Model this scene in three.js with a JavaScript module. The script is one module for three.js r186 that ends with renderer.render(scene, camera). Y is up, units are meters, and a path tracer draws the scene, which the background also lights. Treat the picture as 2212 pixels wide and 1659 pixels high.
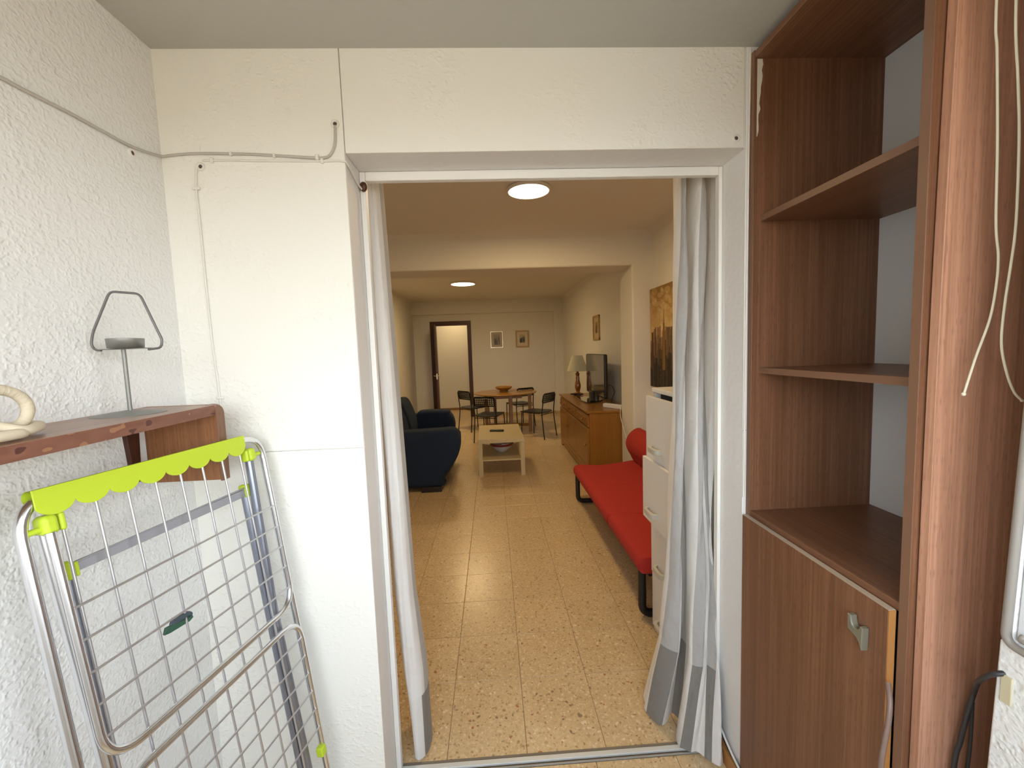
import * as THREE from 'three';
import { RoundedBoxGeometry } from 'three/addons/geometries/RoundedBoxGeometry.js';
import { mergeGeometries, toCreasedNormals } from 'three/addons/utils/BufferGeometryUtils.js';
import { RectAreaLightUniformsLib } from 'three/addons/lights/RectAreaLightUniformsLib.js';

// ---------------------------------------------------------------- camera, sky, exposure
const scene = new THREE.Scene();
const camera = new THREE.PerspectiveCamera(2 * Math.atan(829.5 / 900) * 180 / Math.PI, 2212 / 1659, 0.02, 200);
camera.position.set(0, 1.5, 0);
camera.up.set(0.03924, 0.99596, -0.08074);
camera.lookAt(0.044513, 1.5 - 0.08246, -0.9956);

const renderer = new THREE.WebGLRenderer({ antialias: true });
renderer.toneMapping = THREE.LinearToneMapping;
renderer.toneMappingExposure = 1.0;
renderer.shadowMap.enabled = true;
RectAreaLightUniformsLib.init();

const SKY_POWER = 8.9;
{
  const w = 64, h = 64, d = new Float32Array(w * h * 4);
  for (let y = 0; y < h; y++) {
    const el = ((y + 0.5) / h - 0.5) * 2;                      // -1 ground .. 1 zenith
    const t = Math.max(0, el);
    const c = el < 0 ? [0.25, 0.20, 0.135] : [0.97 - 0.62 * t, 1.0 - 0.42 * t, 1.0 - 0.05 * t];
    for (let x = 0; x < w; x++) d.set([c[0] * SKY_POWER, c[1] * SKY_POWER, c[2] * SKY_POWER, 1], (y * w + x) * 4);
  }
  const t = new THREE.DataTexture(d, w, h, THREE.RGBAFormat, THREE.FloatType);
  t.mapping = THREE.EquirectangularReflectionMapping; t.magFilter = THREE.LinearFilter; t.needsUpdate = true;
  scene.background = t;
}
const LAMP_COLOR = new THREE.Color().setRGB(1, 0.72, 0.36);
const LAMP_1 = 98, LAMP_2 = 72, ADDED_LAMP_HALL = 42;                // radiance of the ceiling fittings; the hall one is unseen, added for light

// ---------------------------------------------------------------- helpers
let seed = 7;
const rnd = () => { seed = (seed * 1664525 + 1013904223) >>> 0; return seed / 4294967296; };
const V = (x, y, z) => new THREE.Vector3(x, y, z);
const used = new Map();
function numbered(n) { const k = used.get(n) ?? 0; used.set(n, k + 1); return k ? n + '_' + String(k).padStart(3, '0') : n; }
function tag(o, label, category, group) { o.userData.label = label; o.userData.category = category; if (group) o.userData.group = group; return o; }
function shade(o) { o.castShadow = true; o.receiveShadow = true; return o; }
function thing(name, label, category, p = [0, 0, 0], turn = 0, group) {
  const o = new THREE.Group(); o.name = numbered(name); o.position.set(...p); o.rotation.y = turn; scene.add(o);
  return tag(o, label, category, group);
}
function structure(name, p = [0, 0, 0]) { const o = new THREE.Group(); o.name = numbered(name); o.position.set(...p); o.userData.kind = 'structure'; scene.add(o); return o; }
const single = (g) => Array.isArray(g) ? mergeGeometries(g.map((x) => { const y = x.index ? x.toNonIndexed() : x; for (const k of Object.keys(y.attributes)) if (!['position', 'normal', 'uv'].includes(k)) y.deleteAttribute(k); return y; })) : g;
function part(name, g, m, parent) { const o = shade(new THREE.Mesh(single(g), m)); o.name = name; parent.add(o); return o; }     // local coordinates
function wpart(name, g, m, parent) {                                                                                          // world coordinates, parents unturned
  g = single(g); const off = V(0, 0, 0); for (let q = parent; q && q !== scene; q = q.parent) off.add(q.position);
  g.translate(-off.x, -off.y, -off.z); return part(name, g, m, parent);
}
function wparts(name, list, m, parent) { for (const g of list) wpart(name, g, m, parent); }
function parts(name, list, m, parent) { for (const g of list) part(name, g, m, parent); }
function solo(name, g, m, label, category, group) { const o = shade(new THREE.Mesh(single(g), m)); o.name = numbered(name); scene.add(o); return tag(o, label, category, group); }
function shell(name, g, m) { const o = shade(new THREE.Mesh(single(g), m)); o.name = numbered(name); o.userData.kind = 'structure'; scene.add(o); return o; }

// uv in metres, v along the given grain axis
function metric(g, grain = 'y', ou = 0, ov = 0) {
  if (g.index) g = g.toNonIndexed();
  const p = g.attributes.position, n = g.attributes.normal, uv = new Float32Array(p.count * 2), a = new THREE.Vector3(), b = new THREE.Vector3();
  for (let i = 0; i < p.count; i += 3) {
    b.set(0, 0, 0); for (let k = 0; k < 3; k++) b.add(a.fromBufferAttribute(n, i + k));
    const ax = Math.abs(b.x), ay = Math.abs(b.y), az = Math.abs(b.z), d = ax > ay && ax > az ? 'x' : ay > az ? 'y' : 'z';
    const rest = ['x', 'y', 'z'].filter((q) => q !== d), vv = rest.includes(grain) ? grain : rest[1], uu = rest.find((q) => q !== vv);
    for (let k = 0; k < 3; k++) { a.fromBufferAttribute(p, i + k); uv[(i + k) * 2] = a[uu] + ou; uv[(i + k) * 2 + 1] = a[vv] + ov; }
  }
  g.setAttribute('uv', new THREE.BufferAttribute(uv, 2)); return g;
}
// box between two corners, world or local
function box(x0, y0, z0, x1, y1, z1, r = 0, grain = 'y', seg = 1) {
  const w = Math.abs(x1 - x0), h = Math.abs(y1 - y0), d = Math.abs(z1 - z0);
  r = Math.min(r, w / 2.01, h / 2.01, d / 2.01);
  const g = r > 0 ? new RoundedBoxGeometry(w, h, d, seg, r) : new THREE.BoxGeometry(w, h, d);
  g.translate((x0 + x1) / 2, (y0 + y1) / 2, (z0 + z1) / 2); return metric(g, grain, 0, 0);
}
const curve = (pts, closed = false, tension = 0.5) => new THREE.CatmullRomCurve3(pts.map((p) => Array.isArray(p) ? V(...p) : p), closed, 'catmullrom', tension);
function tube(pts, r, n = 32, m = 8, closed = false, tension = 0.5) { return new THREE.TubeGeometry(curve(pts, closed, tension), n, r, m, closed); }
function rod(a, b, r, m = 8) {
  const A = V(...a), B = V(...b), d = B.clone().sub(A), g = new THREE.CylinderGeometry(r, r, d.length(), m, 1);
  g.applyQuaternion(new THREE.Quaternion().setFromUnitVectors(V(0, 1, 0), d.clone().normalize())); g.translate((A.x + B.x) / 2, (A.y + B.y) / 2, (A.z + B.z) / 2); return g;
}
// tube along straight runs with rounded corners
class Bent extends THREE.CurvePath {}
function bent(pts, rad, r, m = 10, cornerSeg = 6) {
  const P = pts.map((p) => Array.isArray(p) ? V(...p) : p.clone()), out = [P[0]];
  for (let i = 1; i < P.length - 1; i++) {
    const a = P[i - 1].clone().sub(P[i]), b = P[i + 1].clone().sub(P[i]), R = Math.min(rad, a.length() * 0.49, b.length() * 0.49);
    const s = P[i].clone().add(a.normalize().multiplyScalar(R)), e = P[i].clone().add(b.normalize().multiplyScalar(R));
    const q = new THREE.QuadraticBezierCurve3(s, P[i], e); for (let k = 0; k <= cornerSeg; k++) out.push(q.getPoint(k / cornerSeg));
  }
  out.push(P[P.length - 1]);
  return sweep(out, r, m);
}
function sweep(P, r, m = 10) {           // round tube through the given points, parallel transported
  const pos = [], nor = [], uv = [], idx = [], T = new THREE.Vector3(); let N = null;
  P.forEach((p, i) => {
    const t = (i === 0 ? P[1].clone().sub(p) : i === P.length - 1 ? p.clone().sub(P[i - 1]) : P[i + 1].clone().sub(P[i - 1])).normalize();
    if (!N) { N = Math.abs(t.y) < 0.9 ? V(0, 1, 0) : V(1, 0, 0); }
    N = N.sub(t.clone().multiplyScalar(N.dot(t))).normalize(); const B = t.clone().cross(N);
    for (let k = 0; k <= m; k++) { const a = k / m * Math.PI * 2, d = N.clone().multiplyScalar(Math.cos(a)).add(B.clone().multiplyScalar(Math.sin(a))); pos.push(p.x + d.x * r, p.y + d.y * r, p.z + d.z * r); nor.push(d.x, d.y, d.z); uv.push(k / m * 6.283 * r, i * 0.02); }
  });
  for (let i = 0; i < P.length - 1; i++) for (let k = 0; k < m; k++) { const a = i * (m + 1) + k, b = a + m + 1; idx.push(a, a + 1, b, b, a + 1, b + 1); }
  const c0 = pos.length / 3; [0, P.length - 1].forEach((i, e) => { const c = pos.length / 3; pos.push(P[i].x, P[i].y, P[i].z); nor.push(0, 1, 0); uv.push(0, 0); for (let k = 0; k < m; k++) { const a = i * (m + 1) + k; e ? idx.push(c, a, a + 1) : idx.push(c, a + 1, a); } });
  const g = new THREE.BufferGeometry(); g.setAttribute('position', new THREE.Float32BufferAttribute(pos, 3)); g.setAttribute('normal', new THREE.Float32BufferAttribute(nor, 3)); g.setAttribute('uv', new THREE.Float32BufferAttribute(uv, 2)); g.setIndex(idx); return g;
}
const lathe = (pts, n = 32) => new THREE.LatheGeometry(pts.map((p) => new THREE.Vector2(...p)), n);
const shapeOf = (pts) => { const s = new THREE.Shape(); pts.forEach((p, i) => i ? s.lineTo(...p) : s.moveTo(...p)); s.closePath(); return s; };
function smoothShape(pts, n = 48) { const c = new THREE.CatmullRomCurve3(pts.map((p) => V(p[0], p[1], 0)), true, 'catmullrom', 0.5); return shapeOf(c.getPoints(n).slice(0, -1).map((p) => [p.x, p.y])); }
// XY shape pushed along z from z0 to z1
function extrude(s, z0, z1, bevel = 0, seg = 2) {
  const g = new THREE.ExtrudeGeometry(s, { depth: Math.abs(z1 - z0) - 2 * bevel, bevelEnabled: bevel > 0, bevelSize: bevel, bevelThickness: bevel, bevelOffset: -bevel, bevelSegments: seg, curveSegments: 16 });
  g.translate(0, 0, Math.min(z0, z1) + bevel); return g;
}

// padded body: closed XY outline between z0 and z1, its rims rounded by drawing the outline in towards a centre
function puff(pts, z0, z1, round, n = 72, cx, cy) {
  const c = new THREE.CatmullRomCurve3(pts.map((p) => V(p[0], p[1], 0)), true, 'catmullrom', 0.5).getPoints(n).slice(0, -1), m = c.length;
  let area = 0; for (let i = 0; i < m; i++) { const a = c[i], b = c[(i + 1) % m]; area += a.x * b.y - b.x * a.y; } if (area < 0) c.reverse();
  cx ??= c.reduce((s, p) => s + p.x, 0) / m; cy ??= c.reduce((s, p) => s + p.y, 0) / m;
  const lo = Math.min(z0, z1), hi = Math.max(z0, z1), rows = [], K = 7;
  for (let k = 0; k <= K; k++) { const a = k / K * Math.PI / 2; rows.push([lo + round * (1 - Math.sin(a)), round * (1 - Math.cos(a))]); }
  rows.reverse(); for (let k = K; k >= 0; k--) { const a = k / K * Math.PI / 2; rows.push([hi - round * (1 - Math.sin(a)), round * (1 - Math.cos(a))]); } const R = rows.slice(0, K + 1).reverse(); rows.splice(0, K + 1, ...R);
  rows.sort((a, b) => a[0] - b[0]);
  const pos = [], idx = [];
  for (const [z, inset] of rows) for (const p of c) { const dx = p.x - cx, dy = p.y - cy, l = Math.hypot(dx, dy) || 1, f = Math.max(0.3, 1 - inset / l); pos.push(cx + dx * f, cy + dy * f, z); }
  for (let j = 0; j < rows.length - 1; j++) for (let i = 0; i < m; i++) { const a = j * m + i, b = j * m + (i + 1) % m; idx.push(a, b, a + m, b, b + m, a + m); }
  const c0 = pos.length / 3; pos.push(cx, cy, lo, cx, cy, hi); const top = (rows.length - 1) * m;
  for (let i = 0; i < m; i++) { idx.push(c0, (i + 1) % m, i); idx.push(c0 + 1, top + i, top + (i + 1) % m); }
  const g = new THREE.BufferGeometry(); g.setAttribute('position', new THREE.Float32BufferAttribute(pos, 3)); g.setIndex(idx); g.computeVertexNormals();
  return metric(g, 'z');
}

// ---------------------------------------------------------------- procedural textures
function lattice(n, s) { let q = s * 7919 + 13; const a = new Float32Array(n * n); for (let i = 0; i < a.length; i++) { q = (q * 1664525 + 1013904223) >>> 0; a[i] = q / 4294967296; } return a; }
function vnoise(nx, ny, s) {            // tileable value noise on a lattice nx by ny, arguments in 0..1
  let q = s * 7919 + 13; const a = new Float32Array(nx * ny); for (let i = 0; i < a.length; i++) { q = (q * 1664525 + 1013904223) >>> 0; a[i] = q / 4294967296; }
  return (u, v) => {
    const x = u * nx, y = v * ny, xi = Math.floor(x), yi = Math.floor(y); let fx = x - xi, fy = y - yi; fx = fx * fx * (3 - 2 * fx); fy = fy * fy * (3 - 2 * fy);
    const x0 = ((xi % nx) + nx) % nx, x1 = (x0 + 1) % nx, y0 = ((yi % ny) + ny) % ny, y1 = (y0 + 1) % ny;
    return (a[y0 * nx + x0] * (1 - fx) + a[y0 * nx + x1] * fx) * (1 - fy) + (a[y1 * nx + x0] * (1 - fx) + a[y1 * nx + x1] * fx) * fy;
  };
}
function tex(w, h, f, metresU, metresV, color = true) {
  const d = new Uint8Array(w * h * 4);
  for (let y = 0; y < h; y++) for (let x = 0; x < w; x++) { const c = f(x / w, y / h, x, y); const o = (y * w + x) * 4; if (typeof c === 'number') d[o] = d[o + 1] = d[o + 2] = Math.max(0, Math.min(255, c * 255)); else for (let k = 0; k < 3; k++) d[o + k] = Math.max(0, Math.min(255, c[k])); d[o + 3] = 255; }
  const t = new THREE.DataTexture(d, w, h); t.wrapS = t.wrapT = THREE.RepeatWrapping; t.magFilter = THREE.LinearFilter; t.minFilter = THREE.LinearMipmapLinearFilter; t.generateMipmaps = true;
  t.repeat.set(1 / metresU, 1 / metresV); if (color) t.colorSpace = THREE.SRGBColorSpace; t.needsUpdate = true; return t;
}
const mix = (a, b, t) => a.map((x, i) => x + (b[i] - x) * t);
const S = (o) => new THREE.MeshStandardMaterial(o);
const P = (o) => new THREE.MeshPhysicalMaterial(o);
const rgb = (r, g, b) => new THREE.Color().setRGB(r, g, b);

// stucco: lumpy on the side wall, patchy on the front wall
const stuccoBump = (() => {
  const a = vnoise(170, 170, 1), b = vnoise(330, 330, 2), c = vnoise(18, 18, 3), e = vnoise(95, 95, 9);
  return tex(1024, 1024, (u, v) => { let h = 0.45 * a(u, v) + 0.3 * b(u, v) + 0.25 * e(u, v); h = Math.max(0, h - 0.36) / 0.5; return Math.min(1, h * (0.7 + 0.5 * c(u, v))); }, 1.1, 1.1, false);
})();
const patchBump = (() => {
  const a = vnoise(110, 150, 4), b = vnoise(220, 300, 5), m = vnoise(7, 5, 6), m2 = vnoise(14, 11, 16);
  return tex(1024, 1024, (u, v) => { const k = Math.max(0, Math.min(1, (0.6 * m(u, v) + 0.4 * m2(u, v) - 0.42) * 5)); let h = 0.6 * a(u, v) + 0.4 * b(u, v); h = Math.max(0, h - 0.48) * 2.4; return 0.25 + Math.min(0.75, h) * (0.12 + 0.88 * k); }, 1.3, 1.3, false);
})();
const fineBump = (() => { const a = vnoise(60, 60, 7), b = vnoise(120, 120, 8); return tex(512, 512, (u, v) => 0.6 * a(u, v) + 0.4 * b(u, v), 1, 1, false); })();
const M = {};
M.stucco = S({ color: rgb(0.80, 0.80, 0.78), roughness: 0.85, bumpMap: stuccoBump, bumpScale: 0.0019 });
M.patch = S({ color: rgb(0.84, 0.83, 0.765), roughness: 0.8, bumpMap: patchBump, bumpScale: 0.0015 });
M.paint = S({ color: rgb(0.80, 0.79, 0.76), roughness: 0.75, bumpMap: fineBump, bumpScale: 0.0006 });
M.reveal = S({ color: rgb(0.80, 0.79, 0.77), roughness: 0.7, bumpMap: fineBump, bumpScale: 0.0008 });
M.frame = S({ color: rgb(0.84, 0.83, 0.79), roughness: 0.5, bumpMap: fineBump, bumpScale: 0.001 });
M.room = S({ color: rgb(0.80, 0.77, 0.70), roughness: 0.8, bumpMap: fineBump, bumpScale: 0.0012 });
M.roomCeiling = S({ color: rgb(0.78, 0.74, 0.66), roughness: 0.85 });
M.groove = S({ color: rgb(0.45, 0.43, 0.40), roughness: 0.9 });

// terrazzo: cream cement with tan, grey, brick and pale chips, over 1.2 m
const terrazzo = (() => {
  const N = 1024, K = 92, cells = []; let q = 99; const r = () => { q = (q * 1664525 + 1013904223) >>> 0; return q / 4294967296; };
  const pal = [[[208, 186, 150], 30], [[192, 166, 128], 30], [[212, 194, 164], 22], [[176, 148, 110], 20], [[158, 130, 96], 10], [[222, 208, 182], 6], [[158, 98, 70], 2.6], [[128, 108, 86], 3.2]], sum = pal.reduce((s, p) => s + p[1], 0);
  for (let i = 0; i < K * K; i++) { let t = r() * sum, k = 0; while ((t -= pal[k][1]) > 0) k++; cells.push([r(), r(), pal[k][0], 0.24 + 0.42 * r() * r() + (r() < 0.03 ? 0.28 : 0), r() * 3.14, 0.38 + 0.5 * r()]); }
  const n1 = vnoise(6, 6, 21), n2 = vnoise(200, 200, 22), w1 = vnoise(90, 90, 23), w2 = vnoise(90, 90, 24);
  return tex(N, N, (u, v) => {
    const uu = u + (w1(u, v) - 0.5) * 0.006, vv = v + (w2(u, v) - 0.5) * 0.006, x = uu * K, y = vv * K, xi = Math.floor(x), yi = Math.floor(y); let best = null, bd = 1;
    for (let j = -1; j <= 1; j++) for (let i = -1; i <= 1; i++) {
      const c = cells[(((yi + j) % K) + K) % K * K + (((xi + i) % K) + K) % K], dx = x - (xi + i + c[0]), dy = y - (yi + j + c[1]), ca = Math.cos(c[4]), sa = Math.sin(c[4]);
      const ex = (dx * ca + dy * sa), ey = (-dx * sa + dy * ca) / c[5], d = Math.sqrt(ex * ex + ey * ey) / (c[3] * 1.15); if (d < bd) { bd = d; best = c; }
    }
    const base = mix([204, 180, 143], [194, 168, 129], n1(u, v)), g = (n2(u, v) - 0.5) * 14; let c = base;
    if (best) c = mix(base, best[2], Math.min(1, (1 - bd) * 5) * 0.9);
    return [c[0] + g, c[1] + g, c[2] + g];
  }, 1.2, 1.2);
})();
M.tiles = [0, 1, 2, 3].map((i) => P({ map: terrazzo, color: rgb(...[[1.08, 1.05, 0.99], [1.13, 1.10, 1.04], [1.05, 1.02, 0.96], [1.10, 1.07, 1.0]][i]), roughness: 0.30 + 0.03 * i, specularIntensity: 0.8, clearcoat: 0.36, clearcoatRoughness: 0.24 }));
M.grout = S({ color: rgb(0.24, 0.17, 0.105), roughness: 0.8 });

// wood, grain along v
function wood(a, b, c, s, mu, mv, streak = 1) {
  const n1 = vnoise(160, 5, s), n2 = vnoise(60, 3, s + 1), n3 = vnoise(14, 2, s + 2), n4 = vnoise(256, 60, s + 3);
  return tex(512, 512, (u, v) => { const k = 0.40 * n1(u, v) + 0.32 * n2(u, v) + 0.28 * n3(u, v), t = 0.5 + (k - 0.5) * 1.9 * streak; const q = mix(a, b, Math.max(0, Math.min(1, t))); return mix(q, c, Math.max(0, n4(u, v) - 0.68) * 1.4); }, mu, mv);
}
const sapele = wood([124, 86, 63], [150, 108, 83], [102, 68, 50], 31, 0.42, 1.1);
const sapeleDark = wood([92, 52, 34], [116, 72, 50], [70, 40, 28], 35, 0.42, 1.1);
const pine = wood([176, 122, 46], [196, 142, 60], [148, 94, 32], 41, 0.5, 1.0, 0.8);
const birch = wood([214, 190, 142], [224, 202, 158], [200, 172, 122], 45, 0.4, 1.0, 0.6);
M.sapele = P({ map: sapele, color: rgb(0.80, 0.76, 0.70), roughness: 0.42, specularIntensity: 0.7, clearcoat: 0.15, clearcoatRoughness: 0.3 });
M.sapeleLit = P({ map: sapele, color: rgb(1.95, 2.1, 2.35), roughness: 0.36, specularIntensity: 0.9, clearcoat: 0.2, clearcoatRoughness: 0.35 });  // sapele brightened: direct window light on the board put into the colour
M.sapeleEdge = S({ color: rgb(0.21, 0.11, 0.065), roughness: 0.42 });
M.orangeEdge = S({ color: rgb(0.42, 0.19, 0.055), roughness: 0.45 });
M.rawEdge = S({ color: rgb(0.47, 0.38, 0.29), roughness: 0.6 });
M.whiteBack = S({ color: rgb(0.66, 0.65, 0.64), roughness: 0.5 });
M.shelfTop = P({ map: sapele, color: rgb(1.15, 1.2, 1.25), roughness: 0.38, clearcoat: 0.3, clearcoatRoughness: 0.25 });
M.pine = P({ map: pine, color: rgb(0.60, 0.53, 0.38), roughness: 0.38, clearcoat: 0.35, clearcoatRoughness: 0.2 });
M.tableWood = P({ map: pine, color: rgb(0.62, 0.62, 0.60), roughness: 0.3, clearcoat: 0.35, clearcoatRoughness: 0.2 });
M.birch = S({ map: birch, color: rgb(0.82, 0.84, 0.84), roughness: 0.5 });
M.darkWood = P({ map: sapeleDark, color: rgb(0.5, 0.42, 0.42), roughness: 0.4 });
M.chrome = S({ color: rgb(0.72, 0.72, 0.73), metalness: 1, roughness: 0.24 });
M.wire = S({ color: rgb(0.60, 0.59, 0.60), metalness: 0.9, roughness: 0.34 });
M.darkSteel = S({ color: rgb(0.30, 0.32, 0.38), metalness: 0.85, roughness: 0.33 });
M.strip = S({ color: rgb(0.36, 0.36, 0.39), metalness: 0.4, roughness: 0.5 });
M.lime = P({ color: rgb(0.49, 0.62, 0.035), roughness: 0.42, specularIntensity: 0.7 });
M.pewter = S({ color: rgb(0.27, 0.27, 0.25), metalness: 0.6, roughness: 0.5 });
M.pewterDark = S({ color: rgb(0.19, 0.18, 0.18), metalness: 0.6, roughness: 0.45 });
M.peg = P({ color: rgb(0.035, 0.10, 0.06), roughness: 0.4, transmission: 0.15 });
M.ropeMat = S({ color: rgb(0.62, 0.54, 0.40), roughness: 0.95, bumpMap: fineBump, bumpScale: 0.001 });
M.stringMat = S({ color: rgb(0.72, 0.68, 0.52), roughness: 0.85 });
M.cableGrey = S({ color: rgb(0.50, 0.47, 0.42), roughness: 0.6 });
M.cablePaint = S({ color: rgb(0.76, 0.74, 0.68), roughness: 0.7 });
M.cableBlack = S({ color: rgb(0.03, 0.03, 0.032), roughness: 0.45 });
M.cableWhite = S({ color: rgb(0.75, 0.74, 0.70), roughness: 0.45 });
M.black = S({ color: rgb(0.012, 0.012, 0.013), roughness: 0.38 });
M.whiteLac = P({ color: rgb(0.78, 0.76, 0.73), roughness: 0.38, specularIntensity: 0.6 });
M.handle = S({ color: rgb(0.56, 0.53, 0.44), roughness: 0.4 });
M.alu = S({ color: rgb(0.30, 0.275, 0.245), metalness: 0.15, roughness: 0.55 });
M.hole = S({ color: rgb(0.10, 0.07, 0.055), roughness: 0.9 });
const weave = (() => { const a = vnoise(128, 128, 51); return tex(256, 256, (u, v) => 0.5 + 0.25 * Math.sin(u * 256 * 1.57) * Math.sin(v * 256 * 1.57) + 0.35 * (a(u, v) - 0.5), 0.12, 0.12, false); })();
M.red = P({ color: rgb(0.42, 0.022, 0.013), roughness: 0.9, bumpMap: weave, bumpScale: 0.0012, sheen: 0.25, sheenColor: rgb(0.7, 0.1, 0.07), sheenRoughness: 0.5 });
M.navy = P({ color: rgb(0.006, 0.019, 0.048), roughness: 0.95, bumpMap: weave, bumpScale: 0.0012, sheen: 0.5, sheenColor: rgb(0.02, 0.05, 0.10), sheenRoughness: 0.6 });

// ---------------------------------------------------------------- the shell of the terrace
// measured planes: wall_front outer face z -1.275, left wall x -0.914, ceiling y 2.367
const ZF = -1.275, TY = 2.367, DL = -0.402, DR = 0.788, DT = 2.082;
{
  const w = structure('wall_front');
  const t0 = -1.43;
  // backing, then the plaster fields set proud of it with open joints between them
  wparts('backing', [box(-1.75, 0, t0, DL - 0.0005, 2.62, ZF - 0.006), box(DR + 0.0005, 0, t0, 1.62, 2.62, ZF - 0.006), box(DL, DT + 0.0005, t0, DR, 2.62, ZF - 0.006)], M.reveal, w);
  const field = (x0, y0, x1, y1, m = M.patch) => wpart('plaster_panel', box(x0, y0, ZF - 0.008, x1, y1, ZF, 0.002), m, w);
  field(-1.02, 1.2185, DL - 0.001, TY + 0.02); field(-1.02, 0, DL, 1.2165);
  field(DL + 0.0012, DT, DR - 0.006, TY + 0.02);
  field(DR, 0, 1.24, 1.2165, M.reveal); field(DR, 1.2185, 1.24, TY + 0.02, M.reveal);
}
shell('wall_left', box(-1.05, -0.1, ZF - 0.15, -0.914, TY + 0.1, 0.75), M.stucco);
shell('wall_side', [box(1.222, -0.1, ZF - 0.02, 1.36, TY + 0.1, -0.58)], M.paint);
{ // right wall: parapet below the side window, its end a little out of plumb
  const x0 = 0.832, x1 = 1.30, lean = (g) => { g = single(g); const p = g.attributes.position; for (let i = 0; i < p.count; i++) if (p.getZ(i) < -0.5) p.setZ(i, p.getZ(i) + 0.029 * (p.getY(i) - 0.74)); return g; };
  shell('wall_right', lean([box(x0, -0.1, -0.631, x1, 0.989, 0.75, 0.004), box(x0, 0.989, -0.631, x1, 2.2, -0.614, 0.004), box(x0, 2.2, -0.631, x1, TY + 0.05, 0.75), box(x0, 0.989, 0.66, x1, 2.2, 0.75)]), M.stucco);
  const w = structure('window_1');
  wpart('window_frame', lean(bent([[x0 - 0.004, 2.19, -0.620], [x0 - 0.004, 0.989, -0.620], [x0 - 0.004, 0.989, 0.66]], 0.02, 0.0066, 10)), M.alu, w);
  const sash = S({ color: rgb(0.74, 0.74, 0.76), roughness: 0.45 });
  for (const g of [box(x0 + 0.004, 0.995, -0.613, x0 + 0.03, 2.19, -0.545, 0.003), box(x0 + 0.0045, 0.995, -0.545, x0 + 0.0295, 1.055, 0.655, 0.003), box(x0 + 0.0045, 2.13, -0.545, x0 + 0.0295, 2.19, 0.655, 0.003), box(x0 + 0.004, 1.055, -0.01, x0 + 0.03, 2.13, 0.04, 0.003)]) wpart('sash_rail', lean(g), sash, w);
  wpart('glass_pane', lean(box(x0 + 0.015, 1.053, -0.547, x0 + 0.018, 2.132, 0.655)), P({ color: 0xffffff, transmission: 1, thickness: 0, roughness: 0.02, ior: 1.45 }), w);
  wpart('handle_bar', bent([[x0 - 0.003, 1.015, -0.590], [x0 - 0.010, 1.009, -0.590], [x0 - 0.010, 1.009, -0.48]], 0.006, 0.0042, 8), M.alu, w);
}
shell('wall_near', [box(-1.05, -0.1, 0.70, 1.36, 1.15, 0.83), box(-1.05, 2.2, 0.70, 1.36, TY + 0.05, 0.83)], M.stucco);  // unseen wall behind the camera, its opening shaped for the daylight
shell('ceiling', box(-1.05, TY, ZF, 1.36, TY + 0.14, 0.83), S({ color: rgb(0.49, 0.475, 0.425), roughness: 0.85, bumpMap: fineBump, bumpScale: 0.0006 }));  // white paint darkened, the dim light on the ceiling put into its colour
{ // white painted frame inside the reveal
  const d = structure('door_1');
  wpart('jamb', box(DL, 0, -1.425, -0.384, DT, -1.40, 0.003), M.frame, d);
  wpart('jamb', box(0.775, 0, -1.425, DR, DT, -1.40, 0.003), M.frame, d);
  wpart('head', box(-0.384, 2.053, -1.425, 0.775, DT, -1.4005, 0.003, 'x'), M.frame, d);
}
{ // aluminium sliding rail and worn sill strip in the threshold
  const t = structure('trim_1');
  wpart('rail', box(-0.385, 0, -1.412, 0.775, 0.010, -1.392, 0.003), S({ color: rgb(0.62, 0.63, 0.60), metalness: 0.1, roughness: 0.45 }), t);
  wpart('rail', box(-0.385, 0, -1.386, 0.775, 0.005, -1.379, 0.002), S({ color: rgb(0.34, 0.33, 0.30), metalness: 0.3, roughness: 0.6 }), t);
  wpart('sill_strip', box(-0.385, -0.01, -1.428, 0.775, 0.003, -1.412, 0.001), S({ color: rgb(0.22, 0.19, 0.15), roughness: 0.7 }), t);
}

// ---------------------------------------------------------------- floors, tile by tile
const TX = 0.2975, TZ = 0.3035, X0 = 0.072, Z0 = -1.79;
const tileShapes = [];
for (let k = 0; k < 8; k++) {
  const g = new THREE.BoxGeometry(1, 1, 1), w = TX - 0.0022, d = TZ - 0.0022, pos = [], c = 0.0012;
  const b = (() => { const s = new THREE.Shape(); s.moveTo(-w / 2, -d / 2); s.lineTo(w / 2, -d / 2); s.lineTo(w / 2, d / 2); s.lineTo(-w / 2, d / 2); s.closePath(); return new THREE.ExtrudeGeometry(s, { depth: 0.008, bevelEnabled: true, bevelSize: c, bevelThickness: c, bevelOffset: -c, bevelSegments: 1 }); })();
  b.rotateX(-Math.PI / 2); b.translate(0, -0.0092, 0);
  const m = metric(b, 'z', (k % 4) * 0.31 + 0.05, Math.floor(k / 4) * 0.47 + 0.11 * k), uv = m.attributes.uv;
  if (k % 2) for (let i = 0; i < uv.count; i++) uv.setXY(i, uv.getY(i), uv.getX(i));
  tileShapes.push(m);
}
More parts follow.
